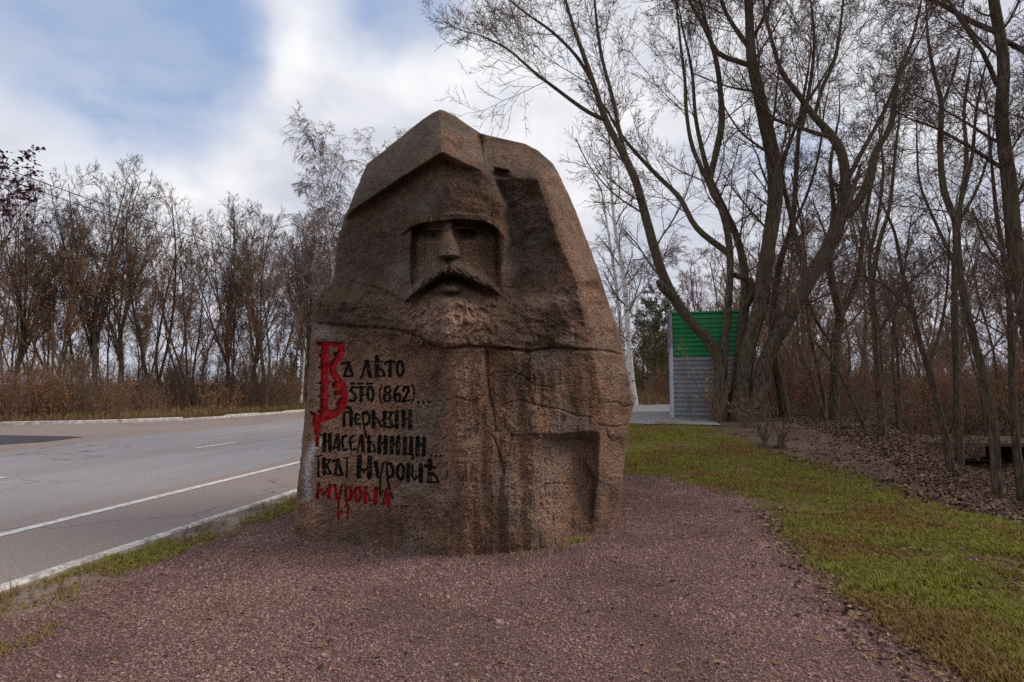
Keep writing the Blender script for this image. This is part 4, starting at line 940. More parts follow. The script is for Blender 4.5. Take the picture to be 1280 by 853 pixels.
# ---- twiggy crown on a set of limbs
def crown_on(rng, limbs, spec, rmin):
    """limbs: (n,P,3),(n,P). spec: list of dicts, one per level"""
    groups = []; pts, rad = limbs
    for lv in spec:
        pts, rad = kids(rng, pts, rad, lv['k'], lv.get('t0', .2), lv.get('t1', 1.0), lv['ang'], lv['lf'], lv.get('rf', .5), rmin, lv['P'], lv.get('w', .12), lv.get('up', .3), lv.get('tip', .4), lv.get('lens'), flat=lv.get('flat', 0))
        groups.append((pts, rad, lv.get('s', 3)))
    return groups
def make_tree(rng, height, kind):
    """returns trunk lines, crown groups"""
    lines = []; r0 = height * .0088
    z3 = np.zeros((1, 3)); up = np.array([[0, 0, 1.0]])
    if kind == 'spread':            # rounded crown on forked ascending limbs
        tp, tr = grow(rng, z3, up + rng.normal(0, .05, (1, 3)), np.array([height * .34]), np.array([r0]), 8, .05, .1, .85)
        nl = 12; az = np.arange(nl) * 2.4 + rng.random() * 6; fl = .06 + .56 * ((np.arange(nl) * .618) % 1); d = np.stack([np.cos(az) * fl, np.sin(az) * fl, np.ones(nl)], -1) + rng.normal(0, .06, (nl, 3))
        st = np.repeat(tp[:, -1], nl, 0) - np.array([0, 0, 1]) * rng.random((nl, 1)) * height * .16
        lp, lr = grow(rng, st, d, height * (.60 - .33 * fl) * (.92 + .16 * rng.random(nl)), np.full(nl, r0 * .42), 11, .05, .22, .28)
        spec = [dict(k=8, t0=.2, ang=32, lf=.34, rf=.42, P=6, s=4, w=.09, up=.35), dict(k=7, t0=.10, ang=36, lf=.48, P=4, w=.11, up=.25), dict(k=4, t0=.12, ang=36, lf=.55, P=3, w=.12, up=.2), dict(k=3, t0=.1, ang=38, lf=.6, P=2, w=.1, up=.1)]
    elif kind == 'slender':
        tp, tr = grow(rng, z3, up + rng.normal(0, .05, (1, 3)), np.array([height * .8]), np.array([r0 * .72]), 12, .05, .15, .35)
        lp, lr = tp, tr
        l2, lr2 = kids(rng, tp, tr, 9, .3, 1, 34, .30, .55, .02, 8, .08, .5)
        lp, lr = l2, lr2
        spec = [dict(k=7, t0=.15, ang=36, lf=.45, P=5, s=3, w=.12, up=.3), dict(k=5, t0=.15, ang=38, lf=.5, P=3, w=.14, up=.2), dict(k=5, t0=.1, ang=38, lf=.6, P=2, w=.12, up=.2)]
    elif kind == 'twin':            # two leaning stems from one foot
        d = np.array([[.16, .05, 1], [-.2, .1, 1.0], [.02, -.2, 1]]); n = 3
        tp, tr = grow(rng, np.repeat(z3, n, 0) + rng.normal(0, .12, (n, 3)) * [1, 1, 0], d, height * np.array([.85, .8, .7]), np.full(n, r0 * .7), 12, .06, .12, .3)
        lp, lr = kids(rng, tp, tr, 9, .28, 1, 32, .34, .55, .02, 7, .08, .5)
        spec = [dict(k=7, t0=.12, ang=38, lf=.45, P=4, s=3, w=.12, up=.3), dict(k=5, t0=.15, ang=38, lf=.5, P=3, w=.14, up=.2), dict(k=4, t0=.1, ang=38, lf=.6, P=2, w=.12, up=.2)]
    elif kind == 'birch':
        tp, tr = grow(rng, z3, up + rng.normal(0, .04, (1, 3)), np.array([height * .92]), np.array([r0 * .85]), 14, .035, .1, .18)
        lp, lr = kids(rng, tp, tr, 26, .22, 1, 34, .27, .42, .012, 7, .07, .35)
        spec = [dict(k=7, t0=.15, ang=35, lf=.5, P=5, s=3, w=.10, up=-.1), dict(k=6, t0=.15, ang=36, lf=.6, P=4, w=.12, up=-.7), dict(k=4, t0=.1, ang=34, lf=.7, P=2, w=.12, up=-1.0)]
    for p, r in zip(tp, tr): lines.append(np.concatenate([p, r[:, None]], 1))
    if kind == 'spread':
        for p, r in zip(lp, lr): lines.append(np.concatenate([p, r[:, None]], 1))
        limb_groups = []
    else: limb_groups = [(lp, lr, 5)]
    base = (lp, lr)
    if kind != 'spread' : pass
    # foot flare
    for l in lines:
        if l[0, 2] < .3: l[0, 3] *= 1.35; l[0, 2] -= .25
    return lines, limb_groups, base, spec

def tree_object(name, label, lines, groups, trunk_mat, twig_mat, sides=9, origin=(0, 0, 0), leaves=None, leaf_mat=None, group=None, seed=0, amp=.10, cat='tree'):
    o3 = np.array(origin, float)
    root = empty(name, tuple(o3)); tag(root, label, cat, group)
    v, q = bark_tubes(lines, sides, 300 + seed, amp); link('trunk', mesh('trunk', v - o3, q), trunk_mat, root)
    if groups:
        v, q = tube_arrays(groups); link('crown', mesh('crown', v - o3, q), twig_mat, root)
    if leaves is not None:
        v, q = leaves; link('leaves', mesh('leaves', v - o3, q, False), leaf_mat, root)
    return root
def copy_tree(root, loc, rz, sc, label, group, name=None):
    r = root.copy(); S.collection.objects.link(r); r.location = loc; r.rotation_euler = (0, 0, rz); r.scale = (sc[0], sc[0], sc[1])
    r['label'] = label
    if group: r['group'] = group
    elif 'group' in r: del r['group']
    if name: r.name = name
    for ch in root.children:
        c = ch.copy(); S.collection.objects.link(c); c.parent = r
    return r

# ---- trees measured from the photograph: limbs as (px, py, radius px[, depth offset]) at a depth
RK = 0.59
def limb(spec, Y):
    out = []; dy = 0
    for s in spec:
        dy = s[3] if len(s) > 3 else dy
        y = Y + dy; out.append([*at(s[0], s[1], y), s[2] * RK * y / F])
    return smooth_line(np.array(out), .22)
def traced_tree(name, label, Y, trunks, limbs, spec, seed, trunk_mat, twig_mat, rmin=.005, sides=12, foot=None, amp=.10, extra=None, group=None):
    rng = np.random.default_rng(seed)
    L1 = [limb(t, Y) for t in trunks]; L2 = [limb(t, Y) for t in limbs]
    for l in L1:                                                  # into the ground
        g = float(gz(l[0, 0], l[0, 1])); l[0, 2] = min(l[0, 2], g - .15)
    lines = L1 + L2
    P = 24; base = np.stack([resample(l, P) for l in lines if np.linalg.norm(l[-1, :3] - l[0, :3]) > 1.3])
    groups = crown_on(rng, (base[:, :, :3], base[:, :, 3]), spec, rmin)
    # the fine ends of the limbs carry on as twigs
    e = base[:, -1]; d = base[:, -1, :3] - base[:, -3, :3]
    tp, tr = grow(rng, e[:, :3], d, np.full(len(e), 1.6), e[:, 3] * .95, 7, .10, .2, .15); groups.insert(0, (tp, tr, 5))
    g2 = crown_on(rng, (tp, tr), spec[1:], rmin); groups += g2
    if extra: groups += extra
    o = lines[0][0, :3].copy(); o[2] = float(gz(o[0], o[1]))
    return tree_object(name, label, lines, groups, trunk_mat, twig_mat, sides, o, seed=seed, amp=amp, group=group)

def build_big_tree():
    Y = float(gpt(930, 526)[1])
    T = [
     [(900, 532, 20), (899, 495, 14, -.05), (899, 458, 12, -.1), (886, 426, 11.5, -.15), (862, 401, 11, -.2), (838, 365, 11, -.4), (822, 325, 10.5, -.5), (808, 275, 9.5, -.6), (795, 228, 8.5, -.7), (775, 185, 7.6), (757, 150, 7), (742, 105, 5.6, -.8), (728, 65, 4.6), (714, 25, 3.6), (703, -15, 2.6)],
     [(906, 530, 15, .2), (904, 470, 10, .15), (906, 430, 8, .15), (911, 370, 7.5, .2), (912, 310, 7.2, .25), (902, 262, 7.2, .3), (888, 232, 6.8), (893, 200, 6.6), (902, 155, 7), (900, 110, 6), (896, 80, 5.4), (889, 52, 4.4), (880, 20, 3.4), (870, -20, 2.4)],
     [(918, 530, 18, .3), (920, 480, 12, .3), (926, 430, 10.5, .35), (930, 390, 10, .4), (931, 345, 8.5, .5), (922, 300, 7.5, .6), (905, 262, 7.5, .7), (885, 215, 5.6, .8), (870, 150, 4.2, .9), (865, 90, 3), (852, 30, 2)],
     [(924, 534, 27, -.1), (926, 495, 19, -.1), (931, 456, 16), (940, 417, 15.5), (951, 378, 15.5), (956, 335, 15.5), (964, 285, 15), (969, 244, 15.5), (966, 200, 14.5), (959, 165, 14), (948, 115, 12.4), (940, 75, 11), (937, 30, 9.6), (936, -15, 8), (940, -70, 6)],
     [(944, 532, 24, -.15), (947, 495, 18, -.2), (956, 456, 16, -.25), (974, 417, 15, -.3), (1004, 365, 14.5, -.4), (1033, 312, 14, -.5), (1050, 276, 12.5, -.5)],
    ]
    B = [
     [(757, 150, 5, -.7), (735, 140, 4.5, -.9), (700, 115, 3.8, -1.1), (665, 88, 3, -1.3), (635, 62, 2.3, -1.4), (602, 45, 1.6)],
     [(742, 105, 4, -.8), (720, 70, 3.5, -.6), (690, 40, 3, -.4), (655, 15, 2.3, -.3), (625, -10, 1.8)],
     [(795, 228, 5, -.7), (778, 180, 4.6, -.5), (765, 120, 4, -.2), (752, 70, 3.4, 0), (745, 20, 2.8), (742, -25, 2)],
     [(912, 318, 7, .25), (871, 285, 6, .5), (849, 247, 5.2, .7), (819, 217, 4.5, .9), (785, 180, 3.6, 1.0), (765, 150, 2.8)],
     [(888, 234, 5, .3), (866, 185, 4.5, .1), (858, 140, 4, 0), (856, 100, 3.4), (850, 50, 2.6), (845, 0, 2)],
     [(929, 388, 8, .4), (941, 366, 7, .1), (936, 350, 6.5, 0), (918, 344, 6, -.1)],
     [(842, 372, 10, -.4), (833, 364, 9.5, -.55), (826, 356, 8.5, -.6), (823, 350, 6)],
     [(938, 82, 6, 0), (920, 76, 5.5, -.2), (897, 66, 5, -.3), (879, 32, 4.2, -.4), (862, 2, 3.4), (845, -30, 2.6)],
     [(936, 60, 5, 0), (922, 40, 4.5, .2), (908, 17, 4, .3), (897, -15, 3.2)],
     [(940, 50, 4.5, 0), (955, 22, 3.6, -.2), (968, -10, 2.8)],
     [(1050, 276, 12, -.5), (1055, 248, 11.5), (1057, 222, 10.5), (1052, 192, 9.5), (1038, 168, 8.5), (1018, 146, 7), (1000, 121, 6), (977, 90, 5), (966, 55, 4), (957, 20, 3), (953, -20, 2.4)],
     [(1040, 172, 5, -.5), (1018, 166, 4.5, -.7), (1000, 160, 4, -.8), (970, 150, 3.2), (950, 130, 2.4)],
     [(1018, 146, 4.5, -.5), (1028, 110, 4, -.3), (1045, 70, 3.4), (1052, 20, 2.6), (1056, -20, 2)],
     [(1002, 161, 4.5, -.5), (1012, 110, 4, -.2), (1018, 55, 3.2), (1014, 5, 2.4)],
     [(1052, 274, 10, -.5), (1066, 262, 9.5, -.6), (1080, 240, 8.5, -.7), (1088, 215, 7.5), (1095, 190, 6.8), (1113, 158, 6), (1119, 115, 5.2), (1126, 85, 4.2), (1140, 50, 3.2), (1150, 10, 2.4)],
     [(1058, 228, 5, -.5), (1080, 185, 4.6, -.3), (1104, 142, 4, -.1), (1122, 100, 3), (1145, 60, 2.2)],
     [(1012, 358, 6, -.4), (1000, 318, 5.5, -.1), (985, 255, 5, .1), (977, 215, 4.5), (985, 185, 4), (1003, 140, 3.4), (1030, 95, 2.6)],
    ]
    spec = [dict(k=11, t0=.32, ang=40, lf=.30, rf=.22, P=9, s=4, w=.07, up=.45, lens=8.0), dict(k=9, t0=.08, ang=40, lf=.48, rf=.6, P=6, s=3, w=.09, up=.25), dict(k=5, t0=.10, ang=42, lf=.5, rf=.65, P=4, s=3, w=.11, up=.1), dict(k=3, t0=.1, ang=44, lf=.5, P=2, s=3, w=.1, up=.1)]
    return Y, traced_tree('broad_tree', 'big bare tree with several thick leaning stems in front of the green and grey shelter', Y, T, B, spec, 11, M['bark'], M['twig'], .0056, 14, amp=.13)
BIGY, big = build_big_tree()

def build_right_trees():
    sp = [dict(k=12, t0=.22, ang=45, lf=.26, rf=.26, P=8, s=4, w=.11, up=.25, lens=6.5), dict(k=7, t0=.12, ang=45, lf=.45, rf=.5, P=5, s=3, w=.13, up=.1), dict(k=6, t0=.12, ang=42, lf=.5, P=3, s=3, w=.12, up=.1), dict(k=4, t0=.1, ang=42, lf=.55, P=2, s=3, w=.12, up=0)]
    spl = [dict(sp[0], k=10), dict(sp[1], k=7), dict(sp[2], k=5), sp[3]]
    def Yof(px, py): return float(gpt(px, py)[1])
    traced_tree('bare_tree', 'tall thick bare trunk at the right edge of the wood, its foot out of view', 8.3,
        [[(1330, 640, 24), (1312, 560, 21), (1296, 460, 18), (1282, 380, 16.5), (1269, 310, 15), (1261, 225, 13.5), (1252, 150, 12), (1254, 75, 11), (1242, 0, 10), (1236, -60, 8)]],
        [[(1246, 40, 6, 0), (1212, 26, 5, .2), (1175, 5, 4, .3), (1140, -10, 3)], [(1246, 105, 5, 0), (1228, 65, 4.2, -.2), (1198, 22, 3.4), (1180, -10, 2.6)], [(1254, 50, 5.5, 0), (1280, 64, 5, .1), (1320, 90, 4), (1350, 100, 3)],
         [(1258, 214, 4.5, 0), (1212, 184, 3.4, .2), (1171, 161, 2.4), (1140, 150, 1.8)], [(1262, 260, 4, 0), (1300, 190, 3.6, .1), (1310, 130, 3)]], sp, 21, M['bark2'], M['twig'], .004, 12)
    traced_tree('bare_tree', 'slanting bare tree rising from the leaf-filled ditch at the lawn edge', Yof(1247, 622),
        [[(1247, 626, 11), (1244, 570, 9.5), (1239, 511, 8.8), (1225, 455, 8), (1210, 395, 7.5), (1200, 345, 7.2), (1196, 300, 7), (1194, 274, 6.8), (1180, 240, 6.4), (1175, 180, 5.6), (1177, 131, 4.8), (1168, 94, 4), (1160, 50, 3), (1158, 10, 2)]],
        [[(1194, 280, 4.6, 0), (1206, 235, 4, .2), (1216, 190, 3.4), (1220, 140, 2.6), (1230, 90, 2)], [(1177, 133, 3.4, 0), (1190, 100, 2.8, .1), (1200, 60, 2)]], spl, 22, M['bark2'], M['twig'], .0035, 10)
    traced_tree('bare_tree', 'straight dark trunk standing on the concrete slab in the wood', 13.6,
        [[(1199, 556, 8), (1197, 500, 7), (1195, 446, 6.5), (1193, 380, 6), (1194, 320, 5.6), (1200, 260, 5), (1208, 200, 4.2), (1205, 140, 3.2), (1212, 90, 2.2)]],
        [[(1194, 330, 3.6, 0), (1170, 280, 3, .1), (1150, 230, 2.4), (1146, 180, 1.8)], [(1198, 280, 3.4, 0), (1224, 230, 2.8, .1), (1240, 180, 2)]], spl, 23, M['bark2'], M['twig'], .0045, 9)
    traced_tree('bare_tree', 'thin leaning tree on the littered bank left of the slanting tree', Yof(1189, 592),
        [[(1190, 597, 9), (1184, 555, 7.5), (1176, 521, 6.8), (1163, 469, 6), (1150, 429, 5.5), (1140, 385, 4.8), (1128, 340, 4), (1118, 290, 3), (1100, 250, 2.2)]],
        [[(1160, 460, 3.4, 0), (1176, 410, 3, .2), (1184, 360, 2.4), (1186, 310, 1.8)], [(1143, 395, 3, 0), (1110, 360, 2.4, .1), (1080, 345, 1.8), (1050, 340, 1.4)]], spl, 24, M['bark2'], M['twig'], .0038, 9)
    traced_tree('bare_tree', 'bare tree forking at mid height near the middle of the right wood', Yof(1104, 546),
        [[(1104, 552, 8), (1100, 500, 6.8), (1097, 462, 6.2), (1093, 400, 6), (1090, 355, 6), (1100, 300, 4.8), (1112, 260, 4), (1118, 200, 3), (1124, 150, 2.2)]],
        [[(1090, 368, 4.5, 0), (1087, 320, 4, .2), (1096, 280, 3.4), (1104, 220, 2.6), (1100, 170, 2)], [(1095, 420, 3, 0), (1120, 380, 2.6, -.2), (1140, 350, 2), (1165, 330, 1.6)]], spl, 25, M['bark2'], M['twig'], .0045, 9)
    traced_tree('bare_tree', 'stout crooked tree forking low behind the dirt mound', Yof(1042, 526),
        [[(1042, 530, 11), (1044, 470, 9), (1045, 425, 9), (1050, 394, 9.5), (1040, 352, 7.5), (1037, 310, 6.2), (1042, 260, 5), (1038, 210, 3.8), (1046, 160, 2.6)]],
        [[(1050, 396, 7, 0), (1068, 360, 6, .2), (1076, 320, 5), (1082, 270, 4), (1092, 220, 3), (1100, 180, 2)], [(1045, 440, 3.6, 0), (1020, 400, 3, .2), (1005, 360, 2.4), (1000, 320, 1.8)]], spl, 26, M['bark2'], M['twigb'], .0045, 10)
    traced_tree('bare_tree', 'dark leaning trunk close behind the right stem of the big tree', BIGY + 1.3,
        [[(982, 524, 12), (976, 485, 10), (969, 450, 9), (966, 400, 8), (975, 330, 7), (990, 280, 6), (995, 220, 5), (1000, 150, 4), (1010, 90, 2.6)]],
        [[(985, 300, 3.6, 0), (1010, 240, 3, .2), (1024, 190, 2.4), (1030, 140, 1.8)]], spl, 27, M['bark2'], M['twigb'], .0048, 9)
    traced_tree('bare_tree', 'thin dark stem crossing behind the thick trunk at the right edge', 9.6,
        [[(1276, 612, 9), (1268, 528, 7.2), (1264, 429, 6.5), (1262, 380, 6), (1256, 330, 5), (1246, 270, 4), (1240, 210, 3), (1236, 160, 2.2)]],
        [[(1264, 430, 3.6, 0), (1280, 380, 3, .1), (1296, 330, 2.4)], [(1258, 345, 3, 0), (1230, 300, 2.4, .1), (1215, 260, 1.8)]], spl, 28, M['bark2'], M['twig'], .004, 9)
    traced_tree('bare_sapling', 'leaning sapling tilted to the left over the dirt mound', Yof(1084, 545),
        [[(1086, 549, 4.6), (1072, 515, 4.0), (1051, 470, 3.2), (1030, 440, 2.6), (1012, 420, 2.0), (1002, 395, 1.4)]],
        [[(1060, 490, 2.4, 0), (1062, 440, 2, .1), (1056, 400, 1.4)]], [dict(sp[0], k=7, lens=3.5, t0=.3), dict(sp[1], k=5), dict(sp[2], k=3)], 29, M['bark2'], M['twigb'], .004, 7)
    traced_tree('bare_sapling', 'small leaning sapling between the big tree and the crooked tree', Yof(1034, 528),
        [[(1034, 532, 4.6), (1022, 495, 4), (1012, 465, 3.2), (1000, 440, 2.6), (996, 400, 2), (1000, 360, 1.4)]],
        [[(1014, 470, 2, 0), (1030, 435, 1.6, .1), (1036, 400, 1.2)]], [dict(sp[0], k=6, lens=3, t0=.3), dict(sp[1], k=5), dict(sp[2], k=3)], 30, M['bark2'], M['twigb'], .004, 7)
    # birches beyond the shelter apron
    Y = 25.0
    spb = [dict(k=18, t0=.15, ang=38, lf=.22, rf=.35, P=7, s=4, w=.08, up=.2, lens=9), dict(k=8, t0=.12, ang=38, lf=.5, P=5, s=3, w=.1, up=-.4), dict(k=5, t0=.15, ang=34, lf=.6, P=4, s=3, w=.1, up=-.8)]
    traced_tree('birch_tree', 'white trunked birch beyond the right shoulder of the stone', Y,
        [[(794, 506, 7.5), (789, 470, 6.4), (783, 385, 5.8), (777, 326, 5), (769, 286, 4.2), (764, 230, 3.2), (762, 180, 2.2), (756, 130, 1.4)]], [[(783, 385, 2.6, 0), (806, 360, 2.2, .3), (830, 320, 1.6)]], spb, 31, M['birch'], M['twigp'], .009, 9, amp=.05)
    traced_tree('birch_tree', 'slimmer birch stem just left of the white birch beyond the stone', Y + 1.2,
        [[(784, 504, 5), (780, 440, 4.4), (774, 390, 4), (768, 340, 3.4), (762, 300, 2.8), (752, 240, 2)]], [], spb, 32, M['birch'], M['twigp'], .009, 9, amp=.05)
build_right_trees()

# ---- woods: model trees, then copies
PROTOS = {}
def proto(key, kind, height, seed, tm, wm, rmin, leaves=None, sides=8):
    rng = np.random.default_rng(seed)
    lines, lg, base, spec = make_tree(rng, height, kind)
    g = crown_on(rng, base, spec, rmin); groups = lg + g
    lv = None; lm = None
    if leaves:
        which, n, size, zmax = leaves
        src = [x for x in groups if x[0].shape[1] <= 6][:2]
        p = np.concatenate([pts_on(rng, x[0], n) for x in src]); p = p[p[:, 2] < zmax * height * (.75 + .25 * rng.random(len(p)))]
        p = p[fbm(p[:, 0] * .8, p[:, 2] * .8, seed + 7) + .3 * fbm(p[:, 1], p[:, 2] * 1.7, seed + 3) > -.02] + 0
        lv = leaf_arrays(rng, p + rng.normal(0, .05, p.shape), size); lm = M[which]
    PROTOS[key] = (lines, groups, tm, wm, lv, lm, sides, seed)
placed = {}
def place_tree(key, name, label, px, Y, sc=1.0, rz=0.0, group=None, xy=None, zs=1.0, cat='tree'):
    if xy is None: x = float(ray(px, 480)[0]) * Y; y = Y
    else: x, y = xy
    z = float(gz(x, y))
    if key not in placed:
        lines, groups, tm, wm, lv, lm, sides, seed = PROTOS[key]
        r = tree_object(name, label, lines, groups, tm, wm, sides, (0, 0, 0), lv, lm, group, seed, cat=cat)
        r.location = (x, y, z); r.rotation_euler = (0, 0, rz); r.scale = (sc, sc, sc * zs); placed[key] = r
        return r
    return copy_tree(placed[key], (x, y, z), rz, (sc, sc * zs), label, group, name)
proto('sprA', 'spread', 13, 51, M['bark2'], M['twig'], .008, ('orange', 5200, .085, .60))
proto('sprB', 'spread', 12, 52, M['bark2'], M['twig'], .008)
proto('twnA', 'twin', 12, 53, M['bark2'], M['twigb'], .008)
proto('twnB', 'twin', 11, 54, M['barkred'], M['twigb'], .008, ('orange', 2200, .075, .7))
proto('slA', 'slender', 11, 55, M['barkred'], M['twigb'], .008, ('orange', 900, .075, .8))
proto('slB', 'slender', 12, 56, M['barkred'], M['twigb'], .008)
proto('slC', 'slender', 10, 57, M['bark2'], M['twigb'], .008)
proto('slD', 'slender', 11, 59, M['bark2'], M['twig'], .008)
proto('bir', 'birch', 14, 58, M['birch'], M['twigp'], .010)

def build_left_wood():
    Z = lambda topy, Y: CAMH + float(ray(640, topy)[1]) * Y
    T = [('sprA', 118, 29, 178, 'tall rounded bare tree with rusty leaves round its trunk across the road', .4),
         ('sprB', 22, 28, 215, 'spreading bare tree at the far left beyond the lay-by', 1.9),
         ('twnA', 193, 30, 225, 'bare tree with forked leaning stems right of the tall rounded tree', .2),
         ('sprB', 283, 31, 243, 'round-topped brownish bare tree midway along the far wood', 4.1),
         ('twnB', 240, 30, 290, 'rusty twin-stemmed tree left of the round-topped brownish tree', 2.6),
         ('twnA', 338, 29, 272, 'low spreading bare tree beside the end of the lay-by', 3.3),
         ('sprB', 385, 33, 262, 'bare tree just left of the stone seen beyond the road', .7),
         ('twnB', 68, 27, 262, 'rusty leaning tree in front of the tall rounded tree', 1.2),
         ('sprB', 150, 36, 232, 'rounded bare crown partly hidden behind the tall rounded tree', 5.2),
         ('sprB', 318, 38, 258, 'small rounded crown behind the round-topped brownish tree', 2.2),
         ('bir', 424, 31, 190, 'tall birch rising behind the left shoulder of the stone', .5),
         ('bir', 452, 34, 204, 'second birch, right of the tall birch behind the stone', 2.4),
         ('bir', 376, 36, 262, 'lower birch left of the tall birch behind the stone', 4.0)]
    hs = dict(sprA=12.0, sprB=11.2, twnA=11.0, twnB=10.0, bir=13.2)
    for key, px, Y, ty, lab, rz in T:
        h = Z(ty, Y); sc = h / hs[key]
        place_tree(key, 'birch_tree' if key == 'bir' else 'bare_tree', lab, px, Y, sc, rz)
    rng = random.Random(8)
    lab = 'thin bare tree standing in the thicket across the road'
    for i in range(64):
        px = -70 + i * 7.9 + rng.uniform(-7, 7); Y = rng.uniform(28, 46)
        h = Z(rng.uniform(290, 420), Y); key = rng.choice(['slA', 'slB', 'slC', 'slA'])
        place_tree(key, 'thin_tree', lab, px, Y, h / 9.6 * rng.uniform(.9, 1.1), rng.uniform(0, 6.3), 'thin trees in the thicket across the road')
build_left_wood()
def build_right_wood():
    rng = random.Random(18)
    lab = 'thin bare tree standing back in the wood on the right'
    n = 0
    while n < 46:
        px = rng.uniform(960, 1420); Y = rng.uniform(13.5, 42)
        if px < 1010 and Y < 18: continue
        x = float(ray(px, 480)[0]) * Y
        key = rng.choice(['slB', 'slD', 'slC', 'slD', 'twnB'])
        place_tree(key, 'thin_tree', lab, px, Y, rng.uniform(.55, .95), rng.uniform(0, 6.3), 'thin trees in the right wood'); n += 1
    lab = 'thin bare tree in the strip of wood behind the shelter'
    for px, Y, sc in ((848, 33, .8), (872, 30, .85), (905, 34, .9), (930, 27, .8), (955, 31, .95), (990, 28, .9), (1015, 36, 1.0), (825, 44, .75), (890, 42, .95), (750, 44, .8), (770, 50, .7), (860, 48, .8)):
        place_tree(rng.choice(['slA', 'twnB', 'slA']), 'thin_tree', lab, px, Y, sc, rng.uniform(0, 6.3), 'thin trees behind the shelter')
build_right_wood()

def build_purple_tree():
    rng = np.random.default_rng(77)
    lines, lg, base, spec = make_tree(rng, 10.5, 'spread')
    g = crown_on(rng, base, spec[:2], .010)
    p = pts_on(rng, g[-1][0], 5200); p = p[fbm(p[:, 0] * 1.4, p[:, 2] * 1.4, 5) + .5 * fbm(p[:, 1] * 2, p[:, 2] * 2, 9) > -.05]
    lv = leaf_arrays(rng, p + rng.normal(0, .07, p.shape), .12)
    X, Y = -21.0, 22.0
    r = tree_object('purple_leaved_tree', 'tree with dark purple-red leaves leaning in at the far left edge', lines, lg + g, M['bark2'], M['twig'], 8, (0, 0, 0), lv, M['purple'], seed=77)
    r.location = (X, Y, float(gz(X, Y))); r.rotation_euler = (0, 0, 1.0); r.scale = (1.45, 1.45, 1.16)
build_purple_tree()

def build_pine():
    rng = np.random.default_rng(41); h = 7.2
    tp, tr = grow(rng, np.zeros((1, 3)), np.array([[0.02, 0, 1.0]]), np.array([h]), np.array([.13]), 12, .02, .05, .15)
    bp, br = kids(rng, tp, tr, 70, .12, .99, 78, .30, .3, .012, 6, .06, .25)
    ln = np.linalg.norm(bp[:, -1] - bp[:, 0], axis=1)
    tw, twr = kids(rng, bp, br, 9, .25, 1, 45, .35, .5, .006, 4, .1, .2)
    p = pts_on(rng, tw, 9000); d = nrm(rng.normal(size=p.shape) + np.array([0, 0, .5])); s = .16 * (.6 + .8 * rng.random(len(p)))[:, None]
    sd_ = nrm(np.cross(d, rng.normal(size=p.shape))) * .028
    v = np.stack([p - sd_, p + sd_, p + d * s], 1).reshape(-1, 3); k = np.arange(len(p))[:, None] * 3
    for i, (px, Y, sc, lab) in enumerate(((818, 36, .95, 'dark green pine between the birch and the shelter'), (803, 40, .8, 'smaller green pine close to the white birch trunk'), (374, 44, .7, 'green pine half hidden in the wood left of the stone'))):
        x = float(ray(px, 480)[0]) * Y; o3 = (x, Y, float(gz(x, Y)))
        if i == 0:
            r = tree_object('pine_tree', lab, [np.concatenate([tp[0], tr[0][:, None]], 1)], [(bp, br, 4), (tw, twr, 3)], M['barkred'], M['twigb'], 8, (0, 0, 0), (v, [k + np.array([[0, 1, 2]])]), M['needle'], seed=41)
            for c in r.children:
                if c.name.startswith('leaves'): c.name = 'needles'
            r.location = o3; r.scale = (sc,) * 3; first = r
        else: copy_tree(first, o3, i * 1.3, (sc, sc), lab, None, 'pine_tree')
build_pine()

